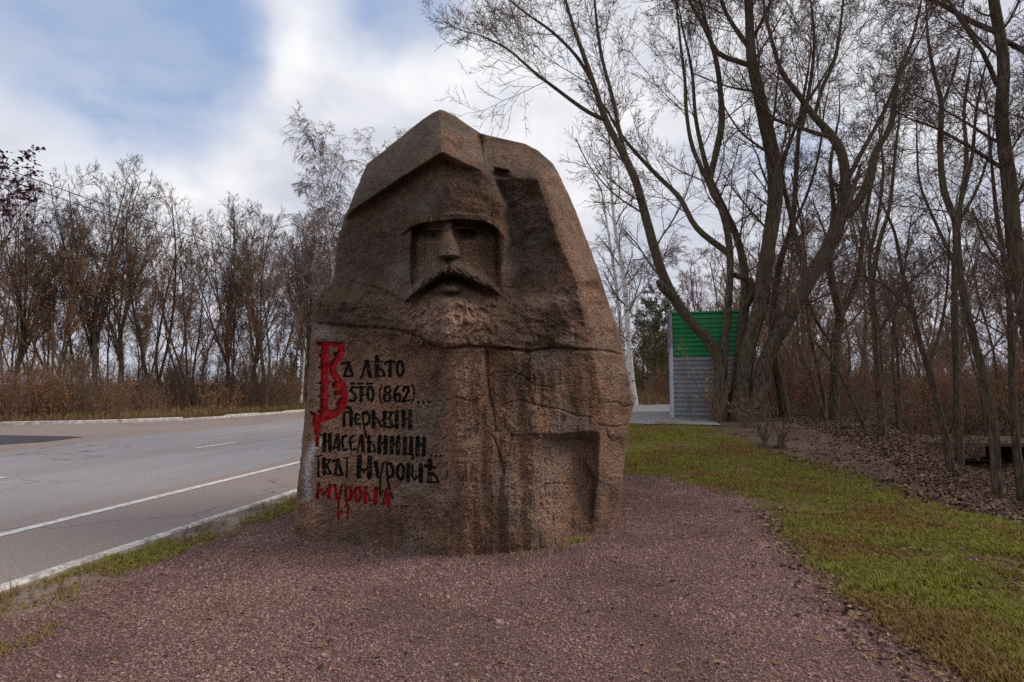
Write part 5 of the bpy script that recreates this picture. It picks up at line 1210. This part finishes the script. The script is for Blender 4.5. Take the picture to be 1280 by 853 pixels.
# ------------------------------------------------------------------ bus shelter
def build_shelter():
    c = gpt(841, 523); gzc = c[2]
    root = empty('bus_shelter', (c[0], c[1], gzc), -R(15.0))
    tag(root, 'small green and grey corrugated metal bus shelter behind the big tree', 'bus shelter')
    Yc = c[1]; H = 130.0 * Yc / F; W = 88 * Yc / F; Lg = 3.6                  # height, depth of side wall, length along the road
    green = plain('green_sheet', (.009, .19, .058), (.014, .26, .082), 3, .4, .45)
    grey = plain('grey_sheet', (.215, .23, .255), (.30, .315, .345), 3, .45, .45)
    white = plain('white_frame', (.45, .48, .51), (.58, .60, .63), 6, .5, .4)
    dark = plain('dark_sign', (.03, .05, .06), (.05, .07, .09), 5, .5, .4)
    pitch = .128
    def corr(z0, z1, x0, x1, y, flip=1, n=None):
        """corrugated sheet in the xz plane: trapezoid ribs along x"""
        prof = []; z = z0
        while z < z1 - 1e-4:
            for dz, off in ((0, 0), (.30, 0), (.36, .04), (.80, .04), (1.0, 0)):
                zz = z + dz * pitch
                if zz <= z1 + 1e-6 and (not prof or zz > prof[-1][0] + 1e-5): prof.append((zz, off))
            z += pitch
        V = []
        for zz, off in prof: V += [(x0, y - flip * off, zz), (x1, y - flip * off, zz)]
        k = np.arange(len(prof) - 1)[:, None] * 2
        return np.array(V), [k + np.array([[0, 1, 3, 2]])]
    zs = H * 76 / 130
    for nm, z0, z1, m in (('lower_panel', .04, zs - .004, grey), ('upper_panel', zs + .004, H, green)):
        v, q = corr(z0, z1, .05, W, 0.0); link(nm, mesh(nm, v, q, False), m, root)
        v, q = corr(z0, z1, .05, W, Lg, -1); link(nm, mesh(nm, v, q, False), m, root)
    # back wall along the road
    for nm, z0, z1, m in (('lower_panel', .04, zs - .004, grey), ('upper_panel', zs + .004, H, green)):
        v, q = corr(z0, z1, .02, Lg - .02, 0.0); v = np.stack([W + .03 - v[:, 1], v[:, 0], v[:, 2]], -1); link(nm, mesh(nm, v, q, False), m, root)
    def boxes(nm, bs, m):
        v, q = box_arrays(bs); return link(nm, mesh(nm, v, q, False), m, root)
    boxes('roof', [(-.04, W + .08, -.03, Lg + .03, H + .002, H + .05)], green)
    boxes('fascia', [(-.06, -.005, 0.03, Lg - .03, zs + .25, H - .04)], dark)
    for y in (-.035, Lg * .33, Lg * .66, Lg - .045): boxes('post', [(-.045, .045, y, y + .08, 0.0, zs + .24)], white)
    boxes('corner_post', [(-.04, .04, -.032, .04, zs + .24, H)], grey)
    boxes('base_rail', [(-.05, W + .03, -.045, .03, -.12, .035)], grey)
    boxes('base_rail', [(-.05, .045, .06, Lg + .03, -.12, .035)], white)
    boxes('bench', [(W - .45, W - .05, .3, Lg - .3, .42, .47), (W - .4, W - .34, .4, .46, .0, .42), (W - .4, W - .34, Lg - .5, Lg - .44, .0, .42)], plain('bench_wood', (.16, .10, .06), (.22, .14, .08), 5))
    m, t, b = mat('shelter_glass', .1, .5); b.inputs['Transmission Weight'].default_value = .8; b.inputs['Base Color'].default_value = (.35, .42, .45, 1); b.inputs['Roughness'].default_value = .25
    for y0, y1 in ((.055, Lg * .33 - .01), (Lg * .66 + .09, Lg - .055)): boxes('glass_pane', [(-.008, .004, y0, y1, .12, zs + .2)], m)
build_shelter()

# ------------------------------------------------------------------ poles and overhead wires
def build_wires():
    wood = plain('pole_wood', (.10, .085, .07), (.17, .145, .12), 3, .9, .1, .4, .01, st=(6, 6, .6))
    ends = []
    for s, lab in ((4.0, 'grey wooden utility pole standing left of the view beyond the lay-by'), (53.0, 'grey wooden utility pole hidden in the wood behind the stone')):
        x, y = road_xy(s, 22.0 if s < 20 else 21.0); z = float(gz(x, y)); r = empty('utility_pole', (x, y, z)); tag(r, lab, 'utility pole')
        l = np.array([[0, 0, -.4, .15], [0, 0, 3, .14], [0, 0, 6, .125], [0, 0, 9.75, .11]]); v, q = bark_tubes([smooth_line(l, .6)], 10, 5, .02); link('shaft', mesh('shaft', v, q), wood, r)
        v, q = box_arrays([(-.75, .75, -.05, .05, 9.25, 9.36)]); o = link('crossarm', mesh('crossarm', v, q, False), wood, r); o.rotation_euler = (0, 0, -A)
        ends.append((x, y, z + 9.44))
        for k in (-.6, .6):
            l = np.array([[0, 0, 0, .02], [0, 0, .05, .045], [0, 0, .09, .035], [0, 0, .13, .04]]); v, q = tube_arrays([(l[None, :, :3], l[None, :, 3], 8)])
            o = link('insulator', mesh('insulator', v, q), plain('porcelain', (.6, .6, .58), (.7, .7, .68), 4, .3, .5), r); o.location = (k * math.cos(A), -k * math.sin(A), 9.36)
    for k, lab in ((-.6, 'upper black overhead wire strung along the far side of the road'), (.6, 'lower black overhead wire strung along the far side of the road')):
        off = np.array([k * math.cos(A), -k * math.sin(A), 0]); a = np.array(ends[0]) + off; b = np.array(ends[1]) + off
        t = np.linspace(0, 1, 40)[:, None]; p = a * (1 - t) + b * t; p[:, 2] -= (.62 if k > 0 else .55) * 4 * (t * (1 - t))[:, 0]
        v, q = tube_arrays([(p[None], np.full((1, 40), .017), 5)]); wm = plain('wire_black', (.012, .012, .014), (.02, .02, .022), 2, .5, .3)
        tag(link('overhead_wire', mesh('wire', v, q), wm), lab, 'wire')
build_wires()

# ------------------------------------------------------------------ ditch: slab, scrap
def build_ditch():
    conc = plain('old_concrete', (.06, .042, .03), (.125, .09, .066), 4, .9, .15, .6, .02)
    p0 = gpt(1112, 548); x0 = at(1122, 551, 14.4); x1 = at(1226, 551, 14.0)
    dx = x1[:2] - x0[:2]; ln = float(np.hypot(*dx)); rz = math.atan2(dx[1], dx[0])
    r = empty('culvert', (float(x0[0]), float(x0[1]), float(x0[2]))); r.rotation_euler = (0, 0, rz)
    tag(r, 'flat concrete culvert slab bridging the dark ditch in the right wood', 'culvert')
    def bx(nm, bs):
        v, q = box_arrays(bs); rng = np.random.default_rng(3); v = v + rng.normal(0, .012, v.shape); link(nm, mesh(nm, v, q, False), conc, r)
    bx('slab', [(-1.0, ln + 1.7, 0, 2.0, -.09, 0)])
    bx('abutment', [(-.9, -.5, .08, 1.9, -1.4, -.12)]); bx('abutment', [(ln + 1.2, ln + 1.6, .08, 1.9, -1.4, -.12)])
    global SLAB
    SLAB = (x0, rz, ln)
    # crumpled white plastic scrap
    c = gpt(1226, 578); rng = np.random.default_rng(9); n = 9; u, v_ = np.meshgrid(np.linspace(-1, 1, n), np.linspace(-1, 1, n))
    X = u * .11 + rng.normal(0, .012, u.shape); Yv = v_ * .07 + rng.normal(0, .012, u.shape); Z = .03 + rng.random(u.shape) * .06 * (1 - .5 * (u * u + v_ * v_) / 2)
    idx = np.arange(n * n).reshape(n, n); q = np.stack([idx[:-1, :-1], idx[:-1, 1:], idx[1:, 1:], idx[1:, :-1]], -1).reshape(-1, 4)
    o = link('plastic_scrap', mesh('scrap', np.stack([X, Yv, Z], -1).reshape(-1, 3), [q]), plain('white_plastic', (.6, .62, .66), (.72, .74, .78), 8, .4, .4)); o.location = tuple(c)
    tag(o, 'small crumpled white plastic scrap lying in the ditch', 'litter')
build_ditch()

# ------------------------------------------------------------------ shoots and stumps by the big tree
def build_shoots():
    rng = np.random.default_rng(65)
    def clump(name, label, c, n, h, spread, r, leaf=None, nleaf=0, tm='twigb', cat='shoots'):
        a = rng.random(n) * 6.28; d = np.stack([np.cos(a) * spread * rng.random(n), np.sin(a) * spread * rng.random(n), np.ones(n)], -1)
        st = np.stack([c[0] + np.cos(a) * .16 * rng.random(n), c[1] + np.sin(a) * .16 * rng.random(n), np.full(n, c[2] - .03)], -1)
        p, rr = grow(rng, st, d, h * (.4 + .6 * rng.random(n)), np.full(n, r), 7, .07, .1, .35)
        p2, r2 = kids(rng, p, rr, 3, .35, .95, 40, .3, .6, r * .5, 4, .1, .2)
        root = empty(name, tuple(c)); tag(root, label, cat)
        v, q = tube_arrays([(p, rr, 4), (p2, r2, 3)]); link('stems', mesh('stems', v - np.array(c), q), M[tm], root)
        if leaf:
            v, q = leaf_arrays(rng, pts_on(rng, p2, nleaf), .11); link('leaves', mesh('leaves', v - np.array(c), q, False), M[leaf], root)
        return root
    clump('sucker_shoots', 'thin shoots with a few yellow leaves at the left foot of the big tree', tuple(gpt(893, 528)), 26, 1.9, .45, .011, 'yellow', 16)
    clump('sucker_shoots', 'brushy shoots round the middle foot of the big tree', tuple(gpt(935, 534)), 24, 1.1, .6, .010, 'litter', 40)
    clump('sapling', 'spindly sapling with yellow leaves before the grey shelter wall', tuple(gpt(866, 527)), 5, 2.3, .25, .010, 'yellow', 14)
    # two old dark stumps with sprouts
    sm = M['bark2']
    for px, lab in ((956, 'dark rotten stump on the dirt, left of the pair with sprouts'), (977, 'dark rotten stump with upright sprouts, right of the pair')):
        c = gpt(px, 561); root = empty('stump', tuple(c)); tag(root, lab, 'stump')
        l = np.array([[0, 0, -.1, .13], [0, 0, .03, .11], [.02, 0, .09, .085], [.02, .01, .12, .05], [.02, .01, .13, .002]]); v, q = bark_tubes([smooth_line(l, .03)], 12, int(px), .35); link('stump_wood', mesh('stump_wood', v, q), sm, root)
        n = 9; a = rng.random(n) * 6.28; d = np.stack([np.cos(a) * .4, np.sin(a) * .4, np.ones(n)], -1)
        p, rr = grow(rng, np.repeat([[0, 0, .1]], n, 0) + rng.normal(0, .05, (n, 3)), d, .35 + .6 * rng.random(n), np.full(n, .010), 6, .08, .1, .4); v, q = tube_arrays([(p, rr, 4)]); link('sprouts', mesh('sprouts', v, q), M['bark2'], root)
build_shoots()

# ------------------------------------------------------------------ stuff: gravel, grass, leaves, brush, far wood
def rand_rot(rng, n, tilt=math.pi): return np.stack([rng.uniform(-tilt, tilt, n), rng.uniform(-tilt, tilt, n), rng.uniform(0, 6.283, n)], -1)
ROCK = None
def rock_foot():
    return gpoly([(366, 669), (459, 684), (548, 696), (585, 697), (652, 691), (690, 685), (746, 666), (773, 648)]).tolist() + [(1.0, 7.4), (-1.2, 7.2)]
FOOT = np.array(rock_foot())
def in_view(x, y, m=.06):
    return (y > 1.2) & (np.abs(x / np.maximum(y, .1)) < .9 + m)
def build_gravel():
    rng = np.random.default_rng(101)
    protos = []
    for k in range(7):
        me = bpy.data.meshes.new('stone_chip'); import bmesh
        bm = bmesh.new(); bmesh.ops.create_icosphere(bm, subdivisions=1, radius=.5)
        r2 = np.random.default_rng(k)
        for v in bm.verts: v.co *= r2.uniform(.65, 1.1)
        for v in bm.verts: v.co = Vector((v.co.x * 1.25, v.co.y * r2.uniform(.75, .95), v.co.z * .62))
        bm.to_mesh(me); bm.free(); protos.append((me, M['gravel']))
    n = 420000
    y = 1.9 + 8.0 * rng.random(n) ** 1.7; x = (rng.random(n) * 2 - 1) * (y * .95 + .2)
    # even density: keep in proportion to the strip's area, denser near the lens
    keep = rng.random(n) < np.minimum(1, (y * .95 + .2) / 4.6)
    x, y = x[keep], y[keep]
    zg = poly_sd(x, y, GRAVEL) + .35 * .7 * fbm(x * 1.3, y * 1.3, 21) + .14 * fbm(x * 5, y * 5, 25)
    p = ss(-.35, .12, zg) ** 2; k = (rng.random(len(x)) < p) & (poly_sd(x, y, FOOT) < .02); x, y = x[k], y[k]
    n = len(x); s = .0085 + .012 * rng.random(n) ** 2.8; s *= 1 + .12 * np.maximum(0, y - 3)
    big = rng.random(n) < .004; s[big] *= 1.7
    z = gz(x, y) + s * .12
    print('gravel', n)
    scatter('gravel', np.stack([x, y, z], -1), rand_rot(rng, n, .5), np.repeat(s[:, None], 3, 1), protos, rng.integers(0, 7, n), 'loose pinkish crushed stone gravel round the monument')
build_gravel()
def tuft_mesh(rng, nb, h, spread, wd):
    V = []; T = []
    for i in range(nb):
        a = rng.random() * 6.28; r = spread * rng.random(); bx, by = r * math.cos(a), r * math.sin(a); a2 = rng.random() * 6.28; ln = h * (.5 + .7 * rng.random()); lean = ln * (.25 + .6 * rng.random())
        dx, dy = math.cos(a2), math.sin(a2); px, py = -dy * wd, dx * wd; k = len(V)
        V += [(bx - px, by - py, -.005), (bx + px, by + py, -.005), (bx + dx * lean * .35 - px * .8, by + dy * lean * .35 - py * .8, ln * .6), (bx + dx * lean * .35 + px * .8, by + dy * lean * .35 + py * .8, ln * .6), (bx + dx * lean, by + dy * lean, ln * .92)]
        T += [(k, k + 1, k + 3), (k, k + 3, k + 2), (k + 2, k + 3, k + 4)]
    return mesh('tuft', np.array(V), [np.array(T)], False)
def build_grass():
    rng = np.random.default_rng(202)
    protos = [(tuft_mesh(rng, 12, .018 + .007 * k, .05, .0022), M['grass']) for k in range(5)]
    n = 150000; y = 2.2 + 15 * rng.random(n) ** 1.5; x = rng.uniform(-.5, 1, n) * (y * .95 + .3)
    zl = poly_sd(x, y, LAWN) + .35 * fbm(x * 1.3, y * 1.3, 21) + .2 * fbm(x * 5, y * 5, 25)
    bare = fbm(x * .9, y * .9, 140, 4); worn = ss(.6, .0, poly_sd(x, y, LAWN)) * .5
    p = ss(-.25, .2, zl) * ss(-.30, .08, bare + .06 - worn * .4) * (.4 + .6 * ss(-.2, .05, bare))
    k = (rng.random(n) < p) & (poly_sd(x, y, FOOT) < -.02) & in_view(x, y, .1); x1, y1 = x[k], y[k]
    # verge patches beside the road and tufts at the foot of the stone
    n = 60000; s = rng.uniform(2, 15, n); d = rng.uniform(2.2, 4.15, n); x, y = road_xy(s, d)
    patch = .08 + fbm(s * .8, d * 1.6, 150, 4) + .25 * np.exp(-((d - 4.0) / .18) ** 2) * fbm(s * 1.5, d * 0, 155) * 2
    k = (rng.random(n) < ss(.02, .20, patch) * .7 * ss(4.14, 3.95, d) * ss(2.95, 3.3, d + .3 * fbm(s, d, 9))) & (poly_sd(x, y, FOOT) < -.05); x2, y2 = x[k], y[k]
    t = rng.random(700); fx, fy = [], []
    for a, b, m in ((gpt(640, 692), gpt(700, 683), 10), (gpt(695, 685), gpt(730, 673), 36), (gpt(745, 666), gpt(770, 650), 8), (gpt(400, 676), gpt(450, 684), 4)):
        tt = rng.random(m); fx.append(a[0] + (b[0] - a[0]) * tt + rng.normal(0, .03, m)); fy.append(a[1] + (b[1] - a[1]) * tt - np.abs(rng.normal(0, .05, m)))
    X = np.concatenate([x1, x2] + fx); Y = np.concatenate([y1, y2] + fy); n = len(X); print('grass', n)
    sc = np.stack([np.full(n, 1.15), np.full(n, 1.15), (.7 + .7 * rng.random(n)) * np.where(np.arange(n) < len(x1), 1, .6)], -1) * (1 + .03 * np.maximum(0, Y - 5))[:, None]
    scatter('grass', np.stack([X, Y, gz(X, Y)], -1), np.stack([np.zeros(n), np.zeros(n), rng.uniform(0, 6.28, n)], -1), sc, protos, rng.integers(0, 5, n), 'short yellow-green grass of the lawn and verge')
    # dry weeds along the kerb and strip beyond the road
    dry = [(tuft_mesh(rng, 9, .16 + .05 * k, .06, .003), M['drygrass']) for k in range(3)]
    s = rng.uniform(3, 12, 260); d = rng.normal(3.85, .14, 260); x, y = road_xy(s, d); k = rng.random(260) < ss(-.05, .2, fbm(s * .9, d, 171)); x, y = x[k], y[k]
    n2 = 9000; s = rng.uniform(-5, 45, n2); d = fk_d(s) + .4 + rng.random(n2) ** 1.4 * 6; xx, yy = road_xy(s, d)
    n3 = 2500; yy3 = rng.uniform(26, 46, n3); xx3 = yy3 * rng.uniform(.14, .32, n3)
    X = np.concatenate([x, xx, xx3]); Y = np.concatenate([y, yy, yy3]); n = len(X)
    sc = np.concatenate([np.full(len(x), .5), np.full(n2, 1.7), np.full(n3, 2.2)])
    scatter('dry_grass', np.stack([X, Y, gz(X, Y)], -1), np.stack([np.zeros(n), np.zeros(n), rng.uniform(0, 6.28, n)], -1), np.repeat(sc[:, None], 3, 1) * rng.uniform(.6, 1.3, (n, 1)), dry, rng.integers(0, 3, n), 'dry straw-coloured grass beyond the road and along the kerb')
build_grass()
def leaf_proto(rng, k):
    n = 5; a = np.linspace(0, 2 * math.pi, 8, endpoint=False); r = .5 * (1 + .35 * np.cos(a * (3 if k % 2 else 1)) + .15 * rng.normal(size=8))
    V = [(0, 0, .03)] + [(r[i] * math.cos(a[i]) * 1.15, r[i] * math.sin(a[i]) * .8, .16 * math.cos(2 * a[i] + k) + .12 * rng.random()) for i in range(8)]
    return mesh('leaf', np.array(V), [np.array([(0, 1 + i, 1 + (i + 1) % 8) for i in range(8)])], False)
def build_litter():
    rng = np.random.default_rng(303)
    protos = [(leaf_proto(rng, k), M['litter']) for k in range(4)] + [(leaf_proto(rng, k + 4), M['litter2']) for k in range(3)]
    n = 150000; y = 4 + 22 * rng.random(n) ** 1.4; x = y * rng.uniform(.25, 1.05, n)
    e = DITCH1 - DITCH0; e = e / np.hypot(*e); t = (x - DITCH0[0]) * e[1] - (y - DITCH0[1]) * e[0]
    gvl = poly_sd(x, y, GRAVEL); lw = poly_sd(x, y, LAWN); dr = poly_sd(x, y, DIRT)
    p = np.where(lw > 0, .02 + .35 * ss(.6, 0, lw) * (x > 4.4), np.where(dr > .3, .17, .9)) * ss(-6, -2.2, t) * ss(-.1, -.5, gvl)
    k = rng.random(n) < p; x1, y1 = x[k], y[k]
    # scattered over gravel and lawn
    m = 1300; y2 = 2.4 + 8 * rng.random(m); x2 = y2 * rng.uniform(-.85, .95, m); k = (poly_sd(x2, y2, FOOT) < -.03) & (road_sd(x2, y2)[1] < 4); x2, y2 = x2[k], y2[k]
    # drift along the gravel's right rim
    m = 2200; i = rng.integers(3, len(grav_r) - 1, m); f = rng.random((m, 1)); q = grav_r[i] * (1 - f) + grav_r[np.minimum(i + 1, len(grav_r) - 1)] * f + rng.normal(0, .22, (m, 2)) + np.array([.12, .05]); x3, y3 = q[:, 0], q[:, 1]
    # strip below the far wood
    m = 12000; s = rng.uniform(-5, 45, m); d = fk_d(s) + .3 + rng.random(m) ** 1.2 * 7; x4, y4 = road_xy(s, d)
    m = 700; (so, srz, sln) = SLAB; a_ = rng.uniform(-.5, sln + .7, m); b_ = rng.uniform(.0, 1.95, m); x5 = so[0] + a_ * math.cos(srz) - b_ * math.sin(srz); y5 = so[1] + a_ * math.sin(srz) + b_ * math.cos(srz)
    X = np.concatenate([x1, x2, x3, x4, x5]); Y = np.concatenate([y1, y2, y3, y4, y5]); n = len(X); print('litter', n)
    s = np.concatenate([np.full(len(x1), .052), np.full(len(x2), .027), np.full(len(x3), .036), np.full(len(x4), .10), np.full(m, .06)]) * (.6 + .8 * rng.random(n))
    idx = rng.integers(0, 4, n); lt = rng.random(n) < np.concatenate([np.full(len(x1), .10), np.full(len(x2), .6), np.full(len(x3), .35), np.full(len(x4), .55), np.full(m, .1)]); idx[lt] = rng.integers(4, 7, lt.sum())
    Zl = gz(X, Y) + s * .05 + .008; Zl[-m:] = so[2] + .012
    scatter('fallen_leaves', np.stack([X, Y, Zl], -1), rand_rot(rng, n, .45), np.repeat(s[:, None], 3, 1), protos, idx, 'brown fallen leaves littering the ground')
build_litter()
def brush_mesh(rng, n, h, spread, r, leaf=None):
    a = rng.random(n) * 6.28; rr = rng.random(n); st = np.stack([np.cos(a) * spread * rr, np.sin(a) * spread * rr, np.full(n, -.05)], -1)
    d = np.stack([np.cos(a) * .35 * rng.random(n), np.sin(a) * .35 * rng.random(n), np.ones(n)], -1) + rng.normal(0, .08, (n, 3))
    p, q = grow(rng, st, d, h * (.45 + .65 * rng.random(n)), np.full(n, r), 6, .09, .1, .4)
    p2, q2 = kids(rng, p, q, 7, .15, .98, 40, .34, .6, r * .45, 4, .13, .25)
    p3, q3 = kids(rng, p2, q2, 4, .15, 1, 40, .5, .7, r * .38, 3, .15, .1)
    v, f = tube_arrays([(p, q, 4), (p2, q2, 3), (p3, q3, 3)])
    if leaf:
        lv, lf = leaf_arrays(rng, pts_on(rng, p3, leaf), .085); f = [f[0], lf[0] + len(v)]; v = np.vstack([v, lv]); me = mesh('brush', v, f, False)
        me.materials.append(M['twigb']); me.materials.append(M['orange'])
        mi = np.zeros(len(me.polygons), np.int32); mi[len(f[0]):] = 1; me.polygons.foreach_set('material_index', mi); return me
    return mesh('brush', v, f)
def build_brush():
    rng = np.random.default_rng(404)
    protos = [(brush_mesh(rng, 16, 3.0, 1.0, .014), M['twigb']), (brush_mesh(rng, 14, 3.4, .9, .014), M['twig']), (brush_mesh(rng, 18, 2.2, 1.1, .012, 420), None), (brush_mesh(rng, 14, 3.2, 1.0, .014, 260), None), (brush_mesh(rng, 22, 1.6, 1.1, .010), M['twigb'])]
    n = 640; s = rng.uniform(-12, 60, n); d = fk_d(s) + 2.4 + rng.random(n) ** 1.3 * 12; x, y = road_xy(s, d)
    idx = rng.integers(0, 5, n); sc = rng.uniform(.5, .95, n)
    scatter('thicket', np.stack([x, y, gz(x, y)], -1), np.stack([np.zeros(n), np.zeros(n), rng.uniform(0, 6.28, n)], -1), np.repeat(sc[:, None], 3, 1), protos, idx, 'dense brown thicket along the far side of the road')
    X, Y, SC = [], [], []
    while len(X) < 190:
        Yv = rng.uniform(11, 40); px = rng.uniform(960, 1500); xv = float(ray(px, 480)[0]) * Yv
        e = DITCH1 - DITCH0; e = e / np.hypot(*e); t = (xv - DITCH0[0]) * e[1] - (Yv - DITCH0[1]) * e[0]
        if px < 1060 and Yv < 17: continue
        if Yv < 13 and t < 3: continue
        if -2.6 < t < 1.5 and Yv < 17: continue
        X.append(xv); Y.append(Yv); SC.append(rng.uniform(.4, .95))
    for _ in range(90):
        Yv = rng.uniform(30, 52); X.append(Yv * rng.uniform(.26, .5)); Y.append(Yv); SC.append(rng.uniform(.7, 1.2))
    for _ in range(40):
        Yv = rng.uniform(46, 56); X.append(Yv * rng.uniform(.10, .28)); Y.append(Yv); SC.append(rng.uniform(.7, 1.1))
    X, Y, SC = map(np.array, (X, Y, SC)); n = len(X)
    scatter('undergrowth', np.stack([X, Y, gz(X, Y)], -1), np.stack([np.zeros(n), np.zeros(n), rng.uniform(0, 6.28, n)], -1), np.repeat(SC[:, None], 3, 1), protos, rng.integers(0, 5, n), 'tangled bare undergrowth in the right wood')
build_brush()
def build_far_wood():
    rng = np.random.default_rng(505); protos = []
    for k in range(4):
        r2 = np.random.default_rng(600 + k); lines, lg, base, spec = make_tree(r2, 11, 'slender' if k else 'spread'); g = crown_on(r2, base, spec[:2], .03)
        v, q = tube_arrays([(l[None, :, :3], l[None, :, 3], 5) for l in lines] + lg + g); protos.append((mesh('far_tree', v, q), M['twigb'] if k % 2 else M['twig']))
    for k in range(2): protos.append((brush_mesh(rng, 20, 4.5, 1.6, .03), M['twigb']))
    n = 520; Y = 44 + 70 * rng.random(n); u = rng.uniform(-1.35, 1.5, n); X = Y * u
    Y2 = rng.uniform(112, 170, 120); X2 = Y2 * rng.uniform(-.05, .45, 120); X = np.concatenate([X, X2]); Y = np.concatenate([Y, Y2])
    s, d = road_sd(X, Y); k = (d > 20) | (d < -3.0) | ((Y > 110) & ((d < 3) | (d > 14.5))); X, Y = X[k], Y[k]; n = len(X)
    idx = rng.integers(0, 6, n); sc = rng.uniform(.7, 1.05, n) * np.where(X < 0, .55, 1.0)
    scatter('far_wood', np.stack([X, Y, gz(X, Y)], -1), np.stack([np.zeros(n), np.zeros(n), rng.uniform(0, 6.28, n)], -1), np.repeat(sc[:, None], 3, 1), protos, idx, 'far-off bare wood closing the view on both sides')
build_far_wood()
